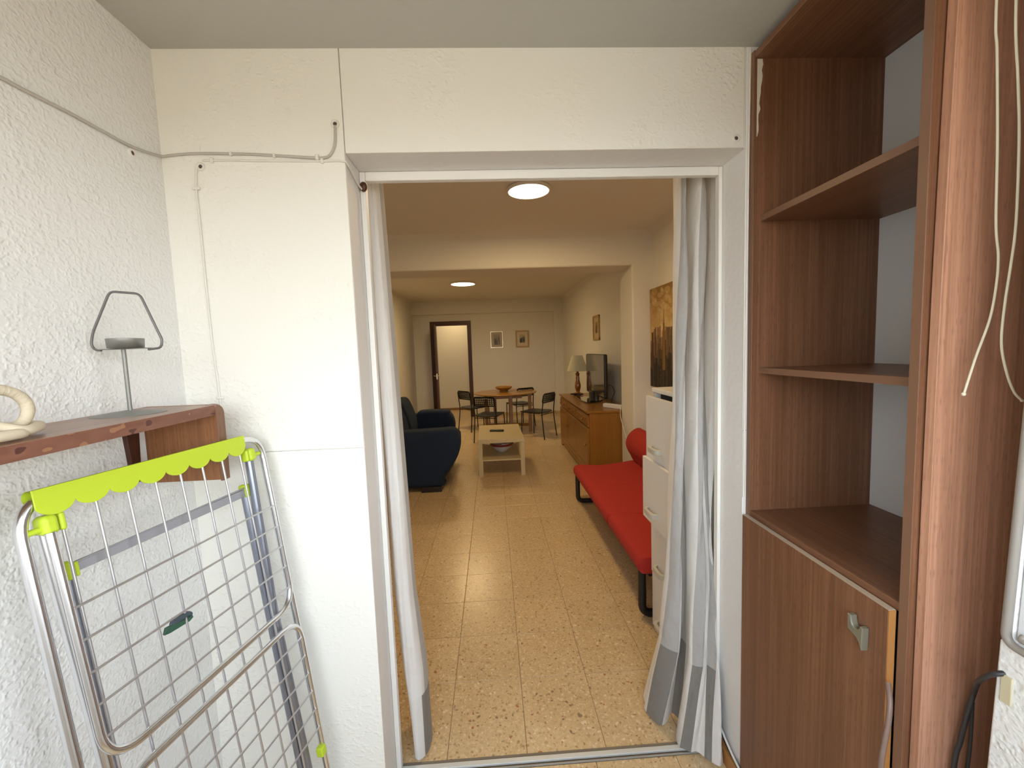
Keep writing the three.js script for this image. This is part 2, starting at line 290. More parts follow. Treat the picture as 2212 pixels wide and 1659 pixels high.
{
  const f = structure('floor');
  wpart('grout_bed', box(-1.9, -0.12, -10.9, 1.8, -0.0016, -1.44), M.grout, f);
  const far = [];
  for (let j = -1; j < 30; j++) for (let i = -7; i < 6; i++) {
    const x = X0 + (i + 0.5) * TX, z = Z0 - (j + 0.5) * TZ;
    if (x < -1.75 - TX / 2 || x > 1.61 + TX / 2 || z < -10.8) continue;
    const k = Math.floor(rnd() * 8), m = M.tiles[Math.floor(rnd() * 4)], seen = x > -0.75 + 0.22 * (z + 1.4) && x < 0.9 - 0.16 * (z + 1.4);
    if (j < 20 && seen) {
      let g = tileShapes[k], zz = z;
      if (j === -1) g = metric(box(-TX / 2 + 0.001, -0.009, -TZ / 2 + 0.001, TX / 2 - 0.001, 0, 0.2085, 0.001), 'z', 0.3 * i, 0.2);
      const o = part('tile', g, m, f); o.position.set(x, (rnd() - 0.5) * 0.0003, zz);
    } else if (j >= 0) { const g = tileShapes[k].clone(); g.translate(x, 0, z); far.push(g); }
  }
  const o = part('far_tiles', far, M.tiles[1], f); o.userData.kind = 'stuff';
}
{
  const f = structure('floor_terrace');
  wpart('grout_bed', box(-1.0, -0.12, -1.44, 1.3, -0.0016, 0.75), M.grout, f);
  for (let j = 0; j < 8; j++) for (let i = -5; i < 5; i++) {
    const x = 0.318 + (i + 0.5) * 0.294, z = -1.381 + (j + 0.5) * TZ; if (x < -1.0 || x > 1.25 || z > 0.7) continue;
    const o = part('tile', tileShapes[Math.floor(rnd() * 8)], M.tiles[Math.floor(rnd() * 4)], f); o.position.set(x, 0, z); o.scale.x = 0.988;
  }
}

// ---------------------------------------------------------------- the living room shell
const RL = -1.745, RR = 1.612, RC = 2.615, ZB = -9.5;
shell('wall_living_left', box(RL - 0.12, 0, ZB - 0.12, RL, RC + 0.1, -1.42), M.room);
shell('wall_living_right', box(RR, 0, ZB - 0.12, RR + 0.12, RC + 0.1, -1.42), M.room);
shell('ceiling_living', box(RL - 0.12, RC, -11.0, RR + 0.12, RC + 0.12, -1.28), M.roomCeiling);
{ // cross beam on its pillar
  shell('beam', box(RL - 0.05, 2.285, -4.52, RR + 0.05, RC + 0.05, -4.12, 0.02, 'y', 2), M.room);
  shell('pillar', box(1.405, -0.03, -4.519, RR + 0.05, 2.32, -4.1205, 0.018, 'y', 2), M.room);
  // plaster coves along the ceiling
  const cove = (a, b, nx, nz) => { const s = new THREE.Shape(); s.moveTo(0, 0); s.lineTo(0.055, 0); s.quadraticCurveTo(0.012, -0.012, 0, -0.055); s.closePath(); const L = a.distanceTo(b), g = new THREE.ExtrudeGeometry(s, { depth: L, bevelEnabled: false, curveSegments: 8 }); if (V(nx, 0, nz).cross(V(0, 1, 0)).dot(b.clone().sub(a)) < 0) { const q = a; a = b; b = q; } const m = new THREE.Matrix4().makeBasis(V(nx, 0, nz), V(0, 1, 0), b.clone().sub(a).normalize()).setPosition(a); g.applyMatrix4(m); return g; };
  shell('trim', [cove(V(RL, RC, -1.43), V(RL, RC, ZB), 1, 0), cove(V(RL, RC, -4.12), V(RR, RC, -4.12), 0, 1), cove(V(RR, RC, -1.43), V(RR, RC, ZB), -1, 0)], S({ color: rgb(0.78, 0.74, 0.66), roughness: 0.85, side: THREE.DoubleSide }));
  const wb = structure('wall_back');
  wparts('masonry', [box(RL, 0, ZB - 0.12, -1.33, RC, ZB), box(-0.50, 0, ZB - 0.12, RR, RC, ZB), box(-1.33, 2.14, ZB - 0.12, -0.50, RC, ZB)], M.room, wb);
  wpart('upstand_beam', box(RL - 0.05, 2.33, ZB - 0.05, RR + 0.05, RC + 0.05, -9.40, 0.012, 'y', 2), M.room, wb);
  wpart('corner_pier', box(1.415, -0.03, ZB - 0.05, RR + 0.05, 2.36, -9.4005, 0.012, 'y', 2), M.room, wb);
  shell('baseboard_back', [box(-0.455, 0, ZB, 1.415, 0.065, ZB + 0.012, 0.003), box(1.405, 0, ZB, RR, 0.065, -9.388, 0.003), box(RL, 0, ZB, -1.38, 0.065, ZB + 0.012, 0.003)], M.tiles[2]);
  // hallway seen through the far door
  shell('wall_hall', [box(-1.95, 0, -10.82, 1.0, RC, -10.70), box(-1.95, 0, -10.8, -1.83, RC, -9.6), box(0.6, 0, -10.8, 0.72, RC, -9.6)], M.room);
  shell('baseboard_hall', box(-1.83, 0, -10.70, 0.6, 0.06, -10.685, 0.003), S({ color: rgb(0.30, 0.15, 0.06), roughness: 0.5 }));
}
{ // far door: dark stained frame, leaf standing open towards the room
  const d = structure('door_2', [-1.30, 0, -9.49]);
  wpart('jamb', box(-1.372, 0, -9.64, -1.245, 2.18, -9.478, 0.004), M.darkWood, d);
  wpart('jamb', box(-0.545, 0, -9.64, -0.458, 2.18, -9.478, 0.004), M.darkWood, d);
  wpart('head', box(-1.372, 2.085, -9.64, -0.458, 2.18, -9.477, 0.004, 'x'), M.darkWood, d);
  const leaf = new THREE.Group(); leaf.name = 'leaf'; leaf.position.set(-1.262 + 1.30, 0, -9.485 + 9.49); leaf.rotation.y = 0.125; d.add(leaf);
  part('panel', box(-0.020, 0.01, 0.0, 0.020, 2.065, 0.72, 0.003), M.darkWood, leaf);
  part('latch_plate', box(-0.012, 0.93, 0.719, 0.012, 1.05, 0.7215), S({ color: rgb(0.75, 0.68, 0.5), metalness: 0.8, roughness: 0.35 }), leaf);
  const brass = S({ color: rgb(0.62, 0.5, 0.28), metalness: 0.9, roughness: 0.3 });
  for (const s of [-1, 1]) part('lever_handle', [bent([[s * 0.02, 1.0, 0.66], [s * 0.065, 1.0, 0.66], [s * 0.065, 1.0, 0.55]], 0.015, 0.008, 8), new THREE.CylinderGeometry(0.022, 0.022, 0.006, 16).rotateZ(Math.PI / 2).translate(s * 0.023, 1.0, 0.66)], brass, leaf);
}

// ---------------------------------------------------------------- lamps
function ceilingLamp(x, y, z, r, power, label) {
  const t = thing('ceiling_lamp', label, 'lamp', [x, y, z], 0);
  part('rim', lathe([[0, 0], [r + 0.012, 0], [r + 0.014, -0.008], [r + 0.010, -0.022], [r + 0.001, -0.024], [r, -0.018]], 48), S({ color: rgb(0.8, 0.78, 0.72), roughness: 0.4 }), t);
  const g = new THREE.CircleGeometry(r, 48).rotateX(Math.PI / 2).translate(0, -0.021, 0);
  part('diffuser', g, S({ color: 0xffffff, emissive: rgb(1, 0.93, 0.74), emissiveIntensity: 5, roughness: 0.5 }), t);
  const w = r * 1.77, L = new THREE.RectAreaLight(LAMP_COLOR, power, w, w); L.name = 'lamp_light'; L.position.set(0, -0.026, 0); L.rotation.x = -Math.PI / 2; t.add(L);
  return t;
}
ceilingLamp(0.298, RC, -3.0, 0.142, LAMP_1, 'round flush ceiling lamp glowing in the near half of the living room');
ceilingLamp(-0.435, RC, -6.98, 0.195, LAMP_2, 'round flush ceiling lamp glowing beyond the beam above the coffee table');
ceilingLamp(-0.9, RC, -10.15, 0.14, ADDED_LAMP_HALL, 'unseen round ceiling lamp added to light the hallway beyond the far door');  // lamp out of view, added so that the hallway is lit

// ---------------------------------------------------------------- clothes airer leaning beside the left wall
{
  const A = thing('clothes_airer', 'folded metal clothes airer with lime green scalloped top leaning below the shelf', 'clothes airer', [-0.6, 0, -0.95]);
  const B = V(-0.6863, 1.2419, -1.22), u = V(0.2079, 0, -0.97815), n = V(0.97815, 0, 0.2079), th = 0.13;
  const v = n.clone().multiplyScalar(Math.sin(th)).add(V(0, -Math.cos(th), 0)), w = n.clone().multiplyScalar(Math.cos(th)).add(V(0, Math.sin(th), 0));
  const Q = (s, d, o = 0) => B.clone().addScaledVector(u, s).addScaledVector(v, d).addScaledVector(w, o);
  const basis = new THREE.Matrix4().makeBasis(u, v.clone().negate(), w).setPosition(B);       // local x = s, y = -d, z = out
  const on = (g) => { g.applyMatrix4(basis); return g; };
  const END = 1.245;
  wpart('main_frame', bent([Q(-0.527, END), Q(-0.524, -0.034), Q(0.010, -0.034), Q(0.014, END - 0.01)], 0.062, 0.0088, 12, 10), M.chrome, A);
  for (let k = 0; k < 8; k++) { const s = -0.469 + 0.0573 * k; wpart('upright_wire', sweep([Q(s, -0.033), Q(s, 0.6), Q(s, END - 0.05)], 0.0026, 8), M.wire, A); }
  wpart('lower_bar', sweep([Q(-0.526, END - 0.05), Q(0.013, END - 0.05)], 0.007, 10), M.chrome, A);
  // upper wing, folded flat over the frame
  const W1 = wpart('wing_frame', bent([Q(-0.496, 0.030, 0.014), Q(-0.494, 0.467, 0.016), Q(-0.006, 0.467, 0.016), Q(-0.004, 0.03, 0.014)], 0.066, 0.0076, 12, 10), M.chrome, A);
  for (let k = 0; k < 5; k++) { const d = 0.170 + 0.0608 * k; wpart('wing_wire', sweep([Q(-0.492, d, 0.020), Q(-0.006, d, 0.020)], 0.0024, 8), M.wire, A); }
  wpart('wing_frame', bent([Q(-0.494, 0.93, 0.014), Q(-0.494, 0.517, 0.016), Q(0.000, 0.517, 0.016), Q(-0.002, 0.93, 0.014)], 0.066, 0.0076, 12, 10), M.chrome, A);
  for (let k = 0; k < 6; k++) { const d = 0.574 + 0.0562 * k; wpart('wing_wire', sweep([Q(-0.490, d, 0.020), Q(-0.006, d, 0.020)], 0.0024, 8), M.wire, A); }
  // the two pairs of legs behind
  wpart('leg', sweep([Q(-0.492, 0.03, -0.006), Q(-0.482, 0.45, -0.008), Q(-0.476, END, -0.012)], 0.011, 12), M.chrome, A);
  wpart('leg', sweep([Q(-0.028, 0.02, -0.012), Q(-0.046, 0.45, -0.014), Q(-0.034, END, -0.018)], 0.0105, 12), M.darkSteel, A);
  wpart('leg', sweep([Q(-0.459, 0.125, -0.036), Q(-0.457, 0.6, -0.036), Q(-0.457, END, -0.036)], 0.0115, 12), M.darkSteel, A);
  wpart('leg', sweep([Q(-0.036, 0.115, -0.040), Q(-0.036, 0.6, -0.042), Q(-0.036, END, -0.042)], 0.0105, 12), M.darkSteel, A);
  const st = on(box(-0.446, -0.124, -0.034, -0.046, -0.104, -0.028, 0.001, 'x')); wpart('cross_strip', st, M.strip, A);
  wpart('cross_strip', sweep([Q(-0.455, 0.106, -0.028), Q(-0.040, 0.100, -0.028)], 0.0022, 8), M.strip, A);
  // lime plastic parts
  const scal = new THREE.Shape(); const s0 = -0.506, s1 = -0.056, nS = 8, pw = (s1 - s0) / nS;
  scal.moveTo(s0, 0.047); scal.lineTo(s1, 0.047); scal.lineTo(s1, 0.022);
  for (let k = nS - 1; k >= 0; k--) { const a = s0 + pw * (k + 1), b = s0 + pw * k; scal.quadraticCurveTo(a - pw * 0.12, 0.000, (a + b) / 2, -0.002); scal.quadraticCurveTo(b + pw * 0.12, 0.000, b, 0.015); }
  scal.closePath();
  const flap = on(new THREE.ExtrudeGeometry(scal, { depth: 0.0022, bevelEnabled: true, bevelSize: 0.0006, bevelThickness: 0.0006, bevelSegments: 1, curveSegments: 8 }).translate(0, 0, 0.0105));
  const roll = (() => { const g = new THREE.CylinderGeometry(0.0132, 0.0132, s1 - s0, 24, 1, true, 0, Math.PI * 1.5); g.rotateZ(Math.PI / 2); g.rotateX(-0.3); g.translate((s0 + s1) / 2, 0.034, 0); return on(g); })();
  M.limeBoth = M.lime.clone(); M.limeBoth.side = THREE.DoubleSide;
  wpart('scalloped_cover', [flap, roll], M.limeBoth, A);
  const joint = (s, d, dir) => {
    const g1 = box(s - 0.012, -d - 0.016, -0.016, s + 0.012, -d + 0.020, 0.014, 0.009, 'y', 3), g2 = box(s + 0.013 * dir, -d - 0.014, -0.014, s + 0.022 * dir, -d + 0.018, 0.012, 0.004, 'y', 2);
    const pin = new THREE.CylinderGeometry(0.0055, 0.0055, 0.024, 10).rotateZ(Math.PI / 2).translate(s - 0.020 * dir, -d - 0.002, 0.002);
    wpart('hinge_joint', on(single([g1, g2, pin])), M.lime, A);
  };
  joint(-0.490, 0.020, 1); joint(-0.036, 0.012, -1);
  for (const [s, d] of [[-0.459, 0.114], [-0.036, 0.108]]) wpart('end_cap', on(single([box(s - 0.011, -d - 0.02, -0.05, s + 0.007, -d + 0.016, -0.022, 0.006, 'y', 3), box(s + 0.009, -d - 0.018, -0.048, s + 0.016, -d + 0.01, -0.024, 0.003, 'y', 2)])), M.lime, A);
  for (const s of [-0.488, -0.012]) wpart('end_cap', on(box(s - 0.011, -0.94, 0.004, s + 0.010, -0.912, 0.026, 0.004, 'y', 2)), M.lime, A);
  for (const s of [-0.527, 0.014]) wpart('rubber_foot', on(box(s - 0.012, -END - 0.002, -0.012, s + 0.012, -END + 0.03, 0.012, 0.004)), M.lime, A);

  // clothes peg clipped on a wire
  const c = Q(-0.298, 0.318, -0.006), pg = thing('clothes_peg', 'green plastic clothes peg clipped on a wire of the airer', 'clothes peg', [c.x, c.y, c.z]);
  const arm = (a, dy, len) => { const s = new THREE.Shape(); s.moveTo(-len, -0.005); s.lineTo(-len + 0.004, 0.0065); s.lineTo(-0.012, 0.0055); s.lineTo(0.006, 0.0075); s.quadraticCurveTo(0.016, 0.006, 0.0155, -0.002); s.lineTo(0.008, -0.006); s.lineTo(-len + 0.01, -0.0068); s.closePath();
    const h = new THREE.Path(); h.absellipse(-len + 0.012, 0, 0.0032, 0.0018, 0, 6.283, true); s.holes.push(h);
    const g = new THREE.ExtrudeGeometry(s, { depth: 0.006, bevelEnabled: true, bevelSize: 0.0008, bevelThickness: 0.0008, bevelSegments: 2 }); g.rotateZ(a); g.translate(0, dy, 0.001); g.applyMatrix4(new THREE.Matrix4().makeBasis(V(0.36, 0, -0.93), V(0, 1, 0), V(0.93, 0, 0.36))); return g; };
  part('jaw', arm(0.0, -0.003, 0.042), M.peg, pg); part('jaw', arm(-0.16, 0.006, 0.028), M.cableBlack.clone(), pg).material.color.setRGB(0.05, 0.07, 0.08);
  const co = []; for (let k = 0; k <= 20; k++) { const a = k / 20 * 12; co.push(V(Math.cos(a) * 0.0035 - 0.006, 0.004 + Math.sin(a) * 0.0035, 0.004 + k * 0.0003)); } part('spring', sweep(co, 0.0007, 6), M.chrome, pg);
}

// ---------------------------------------------------------------- wall shelf and what stands on it
const SH = 1.384;
{
  const t = thing('wall_shelf', 'worn brown wooden wall shelf with rounded end panel on the left wall', 'shelf', [-0.82, SH, -0.7]);
  // board and end panel; the top outer corner is rounded
  const s = new THREE.Shape(); s.moveTo(-0.914, SH); s.lineTo(-0.748, SH); s.quadraticCurveTo(-0.722, SH, -0.722, SH - 0.026); s.lineTo(-0.722, 1.188); s.lineTo(-0.727, 1.183); s.lineTo(-0.914, 1.183); s.closePath();
  wpart('end_panel', metric(extrude(s, -1.135, -1.117, 0.002), 'y'), P({ map: sapele, color: rgb(1.02, 0.86, 0.55), roughness: 0.5 }), t);
  const rim = new THREE.Shape(); rim.moveTo(-0.748, SH + 0.001); rim.quadraticCurveTo(-0.7195, SH + 0.001, -0.7195, SH - 0.026); rim.lineTo(-0.7195, 1.183); rim.lineTo(-0.7265, 1.183); rim.lineTo(-0.7265, SH - 0.03); rim.quadraticCurveTo(-0.727, SH - 0.012, -0.75, SH - 0.012); rim.closePath();
  wpart('rim', metric(extrude(rim, -1.137, -1.108, 0.001), 'y'), M.sapele, t);
  wpart('board', box(-0.914, SH - 0.026, -1.117, -0.7255, SH, -0.25, 0.002, 'z'), M.shelfTop, t);
  // chipped front edging: dark stain with bare chips
  const e1 = vnoise(40, 6, 61), e2 = vnoise(14, 4, 62);
  const edge = tex(512, 64, (u, v) => { const k = 0.55 * e1(u, v) + 0.45 * e2(u, v); return k > 0.70 ? [84, 48, 40] : k < 0.26 ? [158, 112, 82] : mix([118, 74, 58], [134, 90, 72], e1(u, v)); }, 0.8, 0.05);
  const eg = box(-0.7258, SH - 0.026, -1.108, -0.7245, SH - 0.0005, -0.25); const uv = eg.attributes.uv, ep = eg.attributes.position; for (let i = 0; i < uv.count; i++) uv.setXY(i, ep.getZ(i), ep.getY(i));
  wpart('front_edging', eg, S({ map: edge, roughness: 0.55 }), t);
  const b = shapeOf([[1.048, SH - 0.026], [1.090, SH - 0.026], [1.081, 1.20], [1.062, 1.20]]);
  wpart('bracket', metric(extrude(b, 0, 0.012, 0.001).applyMatrix4(new THREE.Matrix4().makeBasis(V(0, 0, -1), V(0, 1, 0), V(1, 0, 0)).setPosition(-0.914, 0, 0)), 'y'), M.darkWood, t);
}
{ // tealight holder shaped like a lamp
  const t = thing('candle_holder', 'grey metal tealight holder shaped like a small lamp on the wall shelf', 'candle holder', [-0.833, SH, -0.985]);
  part('base', lathe([[0, 0.009], [0.008, 0.0085], [0.045, 0.0045], [0.066, 0.0012], [0.067, 0.0003], [0.066, 0], [0, 0]], 48), M.pewter, t);
  part('stem', new THREE.CylinderGeometry(0.0042, 0.0042, 0.142, 14).translate(0.002, 0.078, 0), M.pewter, t);
  part('plate', box(-0.046, 0.1475, -0.009, 0.06, 0.1495, 0.009, 0.0006, 'x'), M.pewter, t);
  part('cup', lathe([[0, 0.150], [0.032, 0.150], [0.0335, 0.171], [0.0325, 0.1715], [0.031, 0.152], [0, 0.152]], 40).translate(0.008, 0, 0), M.pewter, t);
  const f = [[-0.046, 0.1465, 0], [-0.060, 0.148, 0], [-0.0665, 0.160, 0], [-0.061, 0.185, 0], [-0.014, 0.277, 0], [0.050, 0.270, 0], [0.078, 0.193, 0], [0.0885, 0.165, 0], [0.084, 0.148, 0], [0.056, 0.1455, 0]];
  part('wire_frame', bent(f, 0.012, 0.0026, 8, 4), M.pewterDark, t);
}
{ // rope coil
  const pts = []; const ring = (cx, cy, cz, ax, ay, tilt, ph, n0) => { for (let k = 0; k <= n0; k++) { const a = ph + k / n0 * 6.283; pts.push(V(cx + Math.cos(a) * ax * tilt, cy + Math.sin(a) * ay, cz - Math.cos(a) * ax)); } };
  ring(-0.79, SH + 0.046, -0.690, 0.045, 0.036, 0.10, -1.4, 14);
  for (let k = 0; k <= 14; k++) { const a = -0.4 + k / 14 * 6.283; pts.push(V(-0.805 + Math.cos(a) * 0.055, SH + 0.011 + 0.004 * k / 14, -0.655 + Math.sin(a) * 0.10)); }
  for (let k = 0; k <= 12; k++) { const a = -0.9 + k / 12 * 5.2; pts.push(V(-0.81 + Math.cos(a) * 0.045, SH + 0.030, -0.60 + Math.sin(a) * 0.085)); }
  pts.push(V(-0.85, SH + 0.011, -0.48), V(-0.80, SH + 0.011, -0.40));
  solo('rope', sweep(curve(pts).getPoints(220), 0.0085, 10), M.ropeMat, 'coil of thick cream rope lying at the left end of the wall shelf', 'rope');
}

// ---------------------------------------------------------------- tall bookcase on the right
const BX = 0.80, BZ0 = -1.273, BZ1 = -0.745;
{
  const t = thing('bookcase', 'tall dark brown wooden bookcase with white back along the right side', 'bookcase', [1.0, 0, -1.0]);
  wpart('side_panel', box(BX, 0, BZ0, 1.215, 2.345, -1.255, 0.0015), M.sapele, t);
  wpart('side_panel', box(BX, 0, -0.763, 1.215, 2.345, BZ1, 0.0015), M.sapele, t);
  wpart('edge_band', box(BX - 0.0012, 0.0, -0.7632, BX + 0.0003, 2.345, BZ1 - 0.0002), M.sapeleEdge, t);
  wpart('edge_band', box(BX - 0.0012, 0.0, BZ0 + 0.0002, BX + 0.0003, 2.345, -1.2552), M.sapeleEdge, t);
  wpart('top_panel', box(BX, 2.322, -1.255, 1.215, 2.342, -0.763, 0.0015, 'z'), M.sapele, t);
  wpart('back_panel', box(1.198, 0.06, -1.255, 1.204, 2.322, -0.763), M.whiteBack, t);
  for (const [y, dx] of [[1.876, 0.024], [1.417, 0.026]]) { const s = wpart('shelf', box(BX + dx, y - 0.018, -1.2545, 1.198, y, -0.7635, 0.001, 'z'), M.sapele, t); wpart('front_edge', box(BX + dx - 0.001, y - 0.0178, -1.2545, BX + dx + 0.0003, y - 0.0002, -0.7635), M.sapeleEdge, s); }
  wpart('shelf', box(BX + 0.002, 0.943, -1.2545, 1.198, 0.962, -0.7635, 0.001, 'z'), M.sapele, t);
  wpart('shelf', box(BX + 0.002, 0.06, -1.2545, 1.198, 0.08, -0.7635, 0.001, 'z'), M.sapele, t);
  wpart('plinth', box(BX + 0.02, 0, -1.2545, BX + 0.036, 0.06, -0.7635, 0.001, 'z'), M.sapele, t);
  // torn edging near the top front corner
  const tr = new THREE.Shape(); const left = [], right = []; let q = 5; const r = () => { q = (q * 1664525 + 1013904223) >>> 0; return q / 4294967296; };
  for (let k = 0; k <= 14; k++) { const y = 2.320 - k * 0.0155; left.push([BX + 0.0075, y]); right.push([BX + 0.024 - 0.013 * k / 14 + (r() - 0.5) * 0.006, y]); }
  wpart('torn_edging', extrude(shapeOf([...left, ...right.reverse()]), -1.2548, -1.2538), S({ color: rgb(0.72, 0.68, 0.58), roughness: 0.9 }), t);
  // door below, standing slightly proud
  const d = wpart('door', box(0.7815, 0.05, -1.262, BX - 0.0025, 0.946, -0.768, 0.001), M.sapele, t);
  wpart('edge_band', box(0.7822, 0.05, -0.7683, BX - 0.003, 0.9455, -0.7665), M.orangeEdge, d);
  wpart('raw_edge', box(0.7822, 0.9455, -1.262, BX - 0.003, 0.9468, -0.768), M.rawEdge, d);
  const hs = new THREE.Shape(); hs.moveTo(-0.013, 0.027); hs.quadraticCurveTo(-0.0115, 0.006, 0, 0.004); hs.quadraticCurveTo(0.0115, 0.006, 0.013, 0.016); hs.lineTo(0.017, 0.016); hs.lineTo(0.0165, -0.030); hs.quadraticCurveTo(0.011, -0.010, -0.004, -0.0075); hs.lineTo(-0.017, -0.004); hs.lineTo(-0.0175, 0.027); hs.closePath();
  const hg = new THREE.ExtrudeGeometry(hs, { depth: 0.010, bevelEnabled: true, bevelSize: 0.0022, bevelThickness: 0.003, bevelSegments: 3, curveSegments: 10 }); hg.rotateY(-Math.PI / 2); hg.translate(0.778, 0.862, -0.826);
  wpart('handle', hg, S({ color: rgb(0.24, 0.235, 0.175), metalness: 0.35, roughness: 0.42 }), d);
}
solo('wooden_board', metric(extrude(smoothBoard(), -0.742, -0.7245, 0.0012), 'y'), M.sapeleLit, 'tall pinkish brown wooden board standing against the near side of the bookcase', 'board');
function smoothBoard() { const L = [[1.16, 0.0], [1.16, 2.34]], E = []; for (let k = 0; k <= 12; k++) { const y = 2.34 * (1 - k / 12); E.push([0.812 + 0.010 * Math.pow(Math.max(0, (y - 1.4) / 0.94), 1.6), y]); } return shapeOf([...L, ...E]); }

// ---------------------------------------------------------------- cords, cables, wall bits of the terrace
solo('cord', [sweep(curve([[0.838, 2.36, -0.688], [0.842, 2.03, -0.688], [0.849, 1.96, -0.689], [0.860, 1.818, -0.690], [0.866, 1.684, -0.690], [0.875, 1.63, -0.691], [0.873, 1.58, -0.690], [0.862, 1.522, -0.688], [0.841, 1.459, -0.688], [0.822, 1.393, -0.688]]).getPoints(60), 0.0019, 7), new THREE.SphereGeometry(0.0034, 10, 8).translate(0.822, 1.394, -0.688)], M.stringMat, 'thin cream cord hanging before the brown board, ending on the left', 'cord');
solo('cord', [sweep(curve([[0.848, 2.36, -0.669], [0.851, 2.03, -0.669], [0.864, 1.905, -0.670], [0.872, 1.818, -0.670], [0.876, 1.684, -0.670], [0.870, 1.61, -0.669], [0.864, 1.55, -0.669], [0.863, 1.483, -0.670], [0.876, 1.434, -0.671], [0.894, 1.397, -0.672], [0.910, 1.381, -0.672]]).getPoints(60), 0.0019, 7), new THREE.SphereGeometry(0.0026, 10, 8).translate(0.910, 1.381, -0.672)], M.stringMat, 'thin cream cord hanging before the brown board, ending on the right', 'cord');
solo('cable', sweep(curve([[0.845, 0.932, -0.616], [0.831, 0.931, -0.616], [0.824, 0.920, -0.627], [0.836, 0.886, -0.652], [0.880, 0.83, -0.692], [0.879, 0.778, -0.70], [0.874, 0.716, -0.705], [0.867, 0.656, -0.708], [0.855, 0.4, -0.712], [0.85, 0.006, -0.714]]).getPoints(60), 0.0042, 8), M.cableBlack, 'black cable coming from the right wall and dropping before the brown board', 'cable');
solo('cable', sweep(curve([[0.775, 0.80, -0.756], [0.762, 0.775, -0.738], [0.750, 0.74, -0.728], [0.737, 0.70, -0.722], [0.728, 0.655, -0.718], [0.72, 0.5, -0.716], [0.72, 0.006, -0.71]]).getPoints(50), 0.0050, 8), S({ color: rgb(0.20, 0.13, 0.10), roughness: 0.4 }), 'brown grey cable hanging from the edge of the lower bookcase door', 'cable');
solo('cable', sweep(curve([[0.888, 0.80, -0.700], [0.893, 0.70, -0.704], [0.890, 0.60, -0.706], [0.88, 0.25, -0.708], [0.875, 0.006, -0.708]]).getPoints(30), 0.003, 8), M.cableBlack, 'thinner dark cable between the black cable and the right wall', 'cable');
solo('cover_plate', box(0.8295, 0.883, -0.617, 0.8335, 0.932, -0.602, 0.001), S({ color: rgb(0.60, 0.54, 0.36), roughness: 0.6 }), 'small yellowed cover plate on the right wall below the window', 'plate');
const clip = (x, y, z, w = 0.008, h = 0.012, ry = 0) => { const g = box(-w, -h / 2, -0.002, w, h / 2, 0.006, 0.003, 'y', 2); if (ry) g.rotateY(ry); g.translate(x, y, z); return g; };
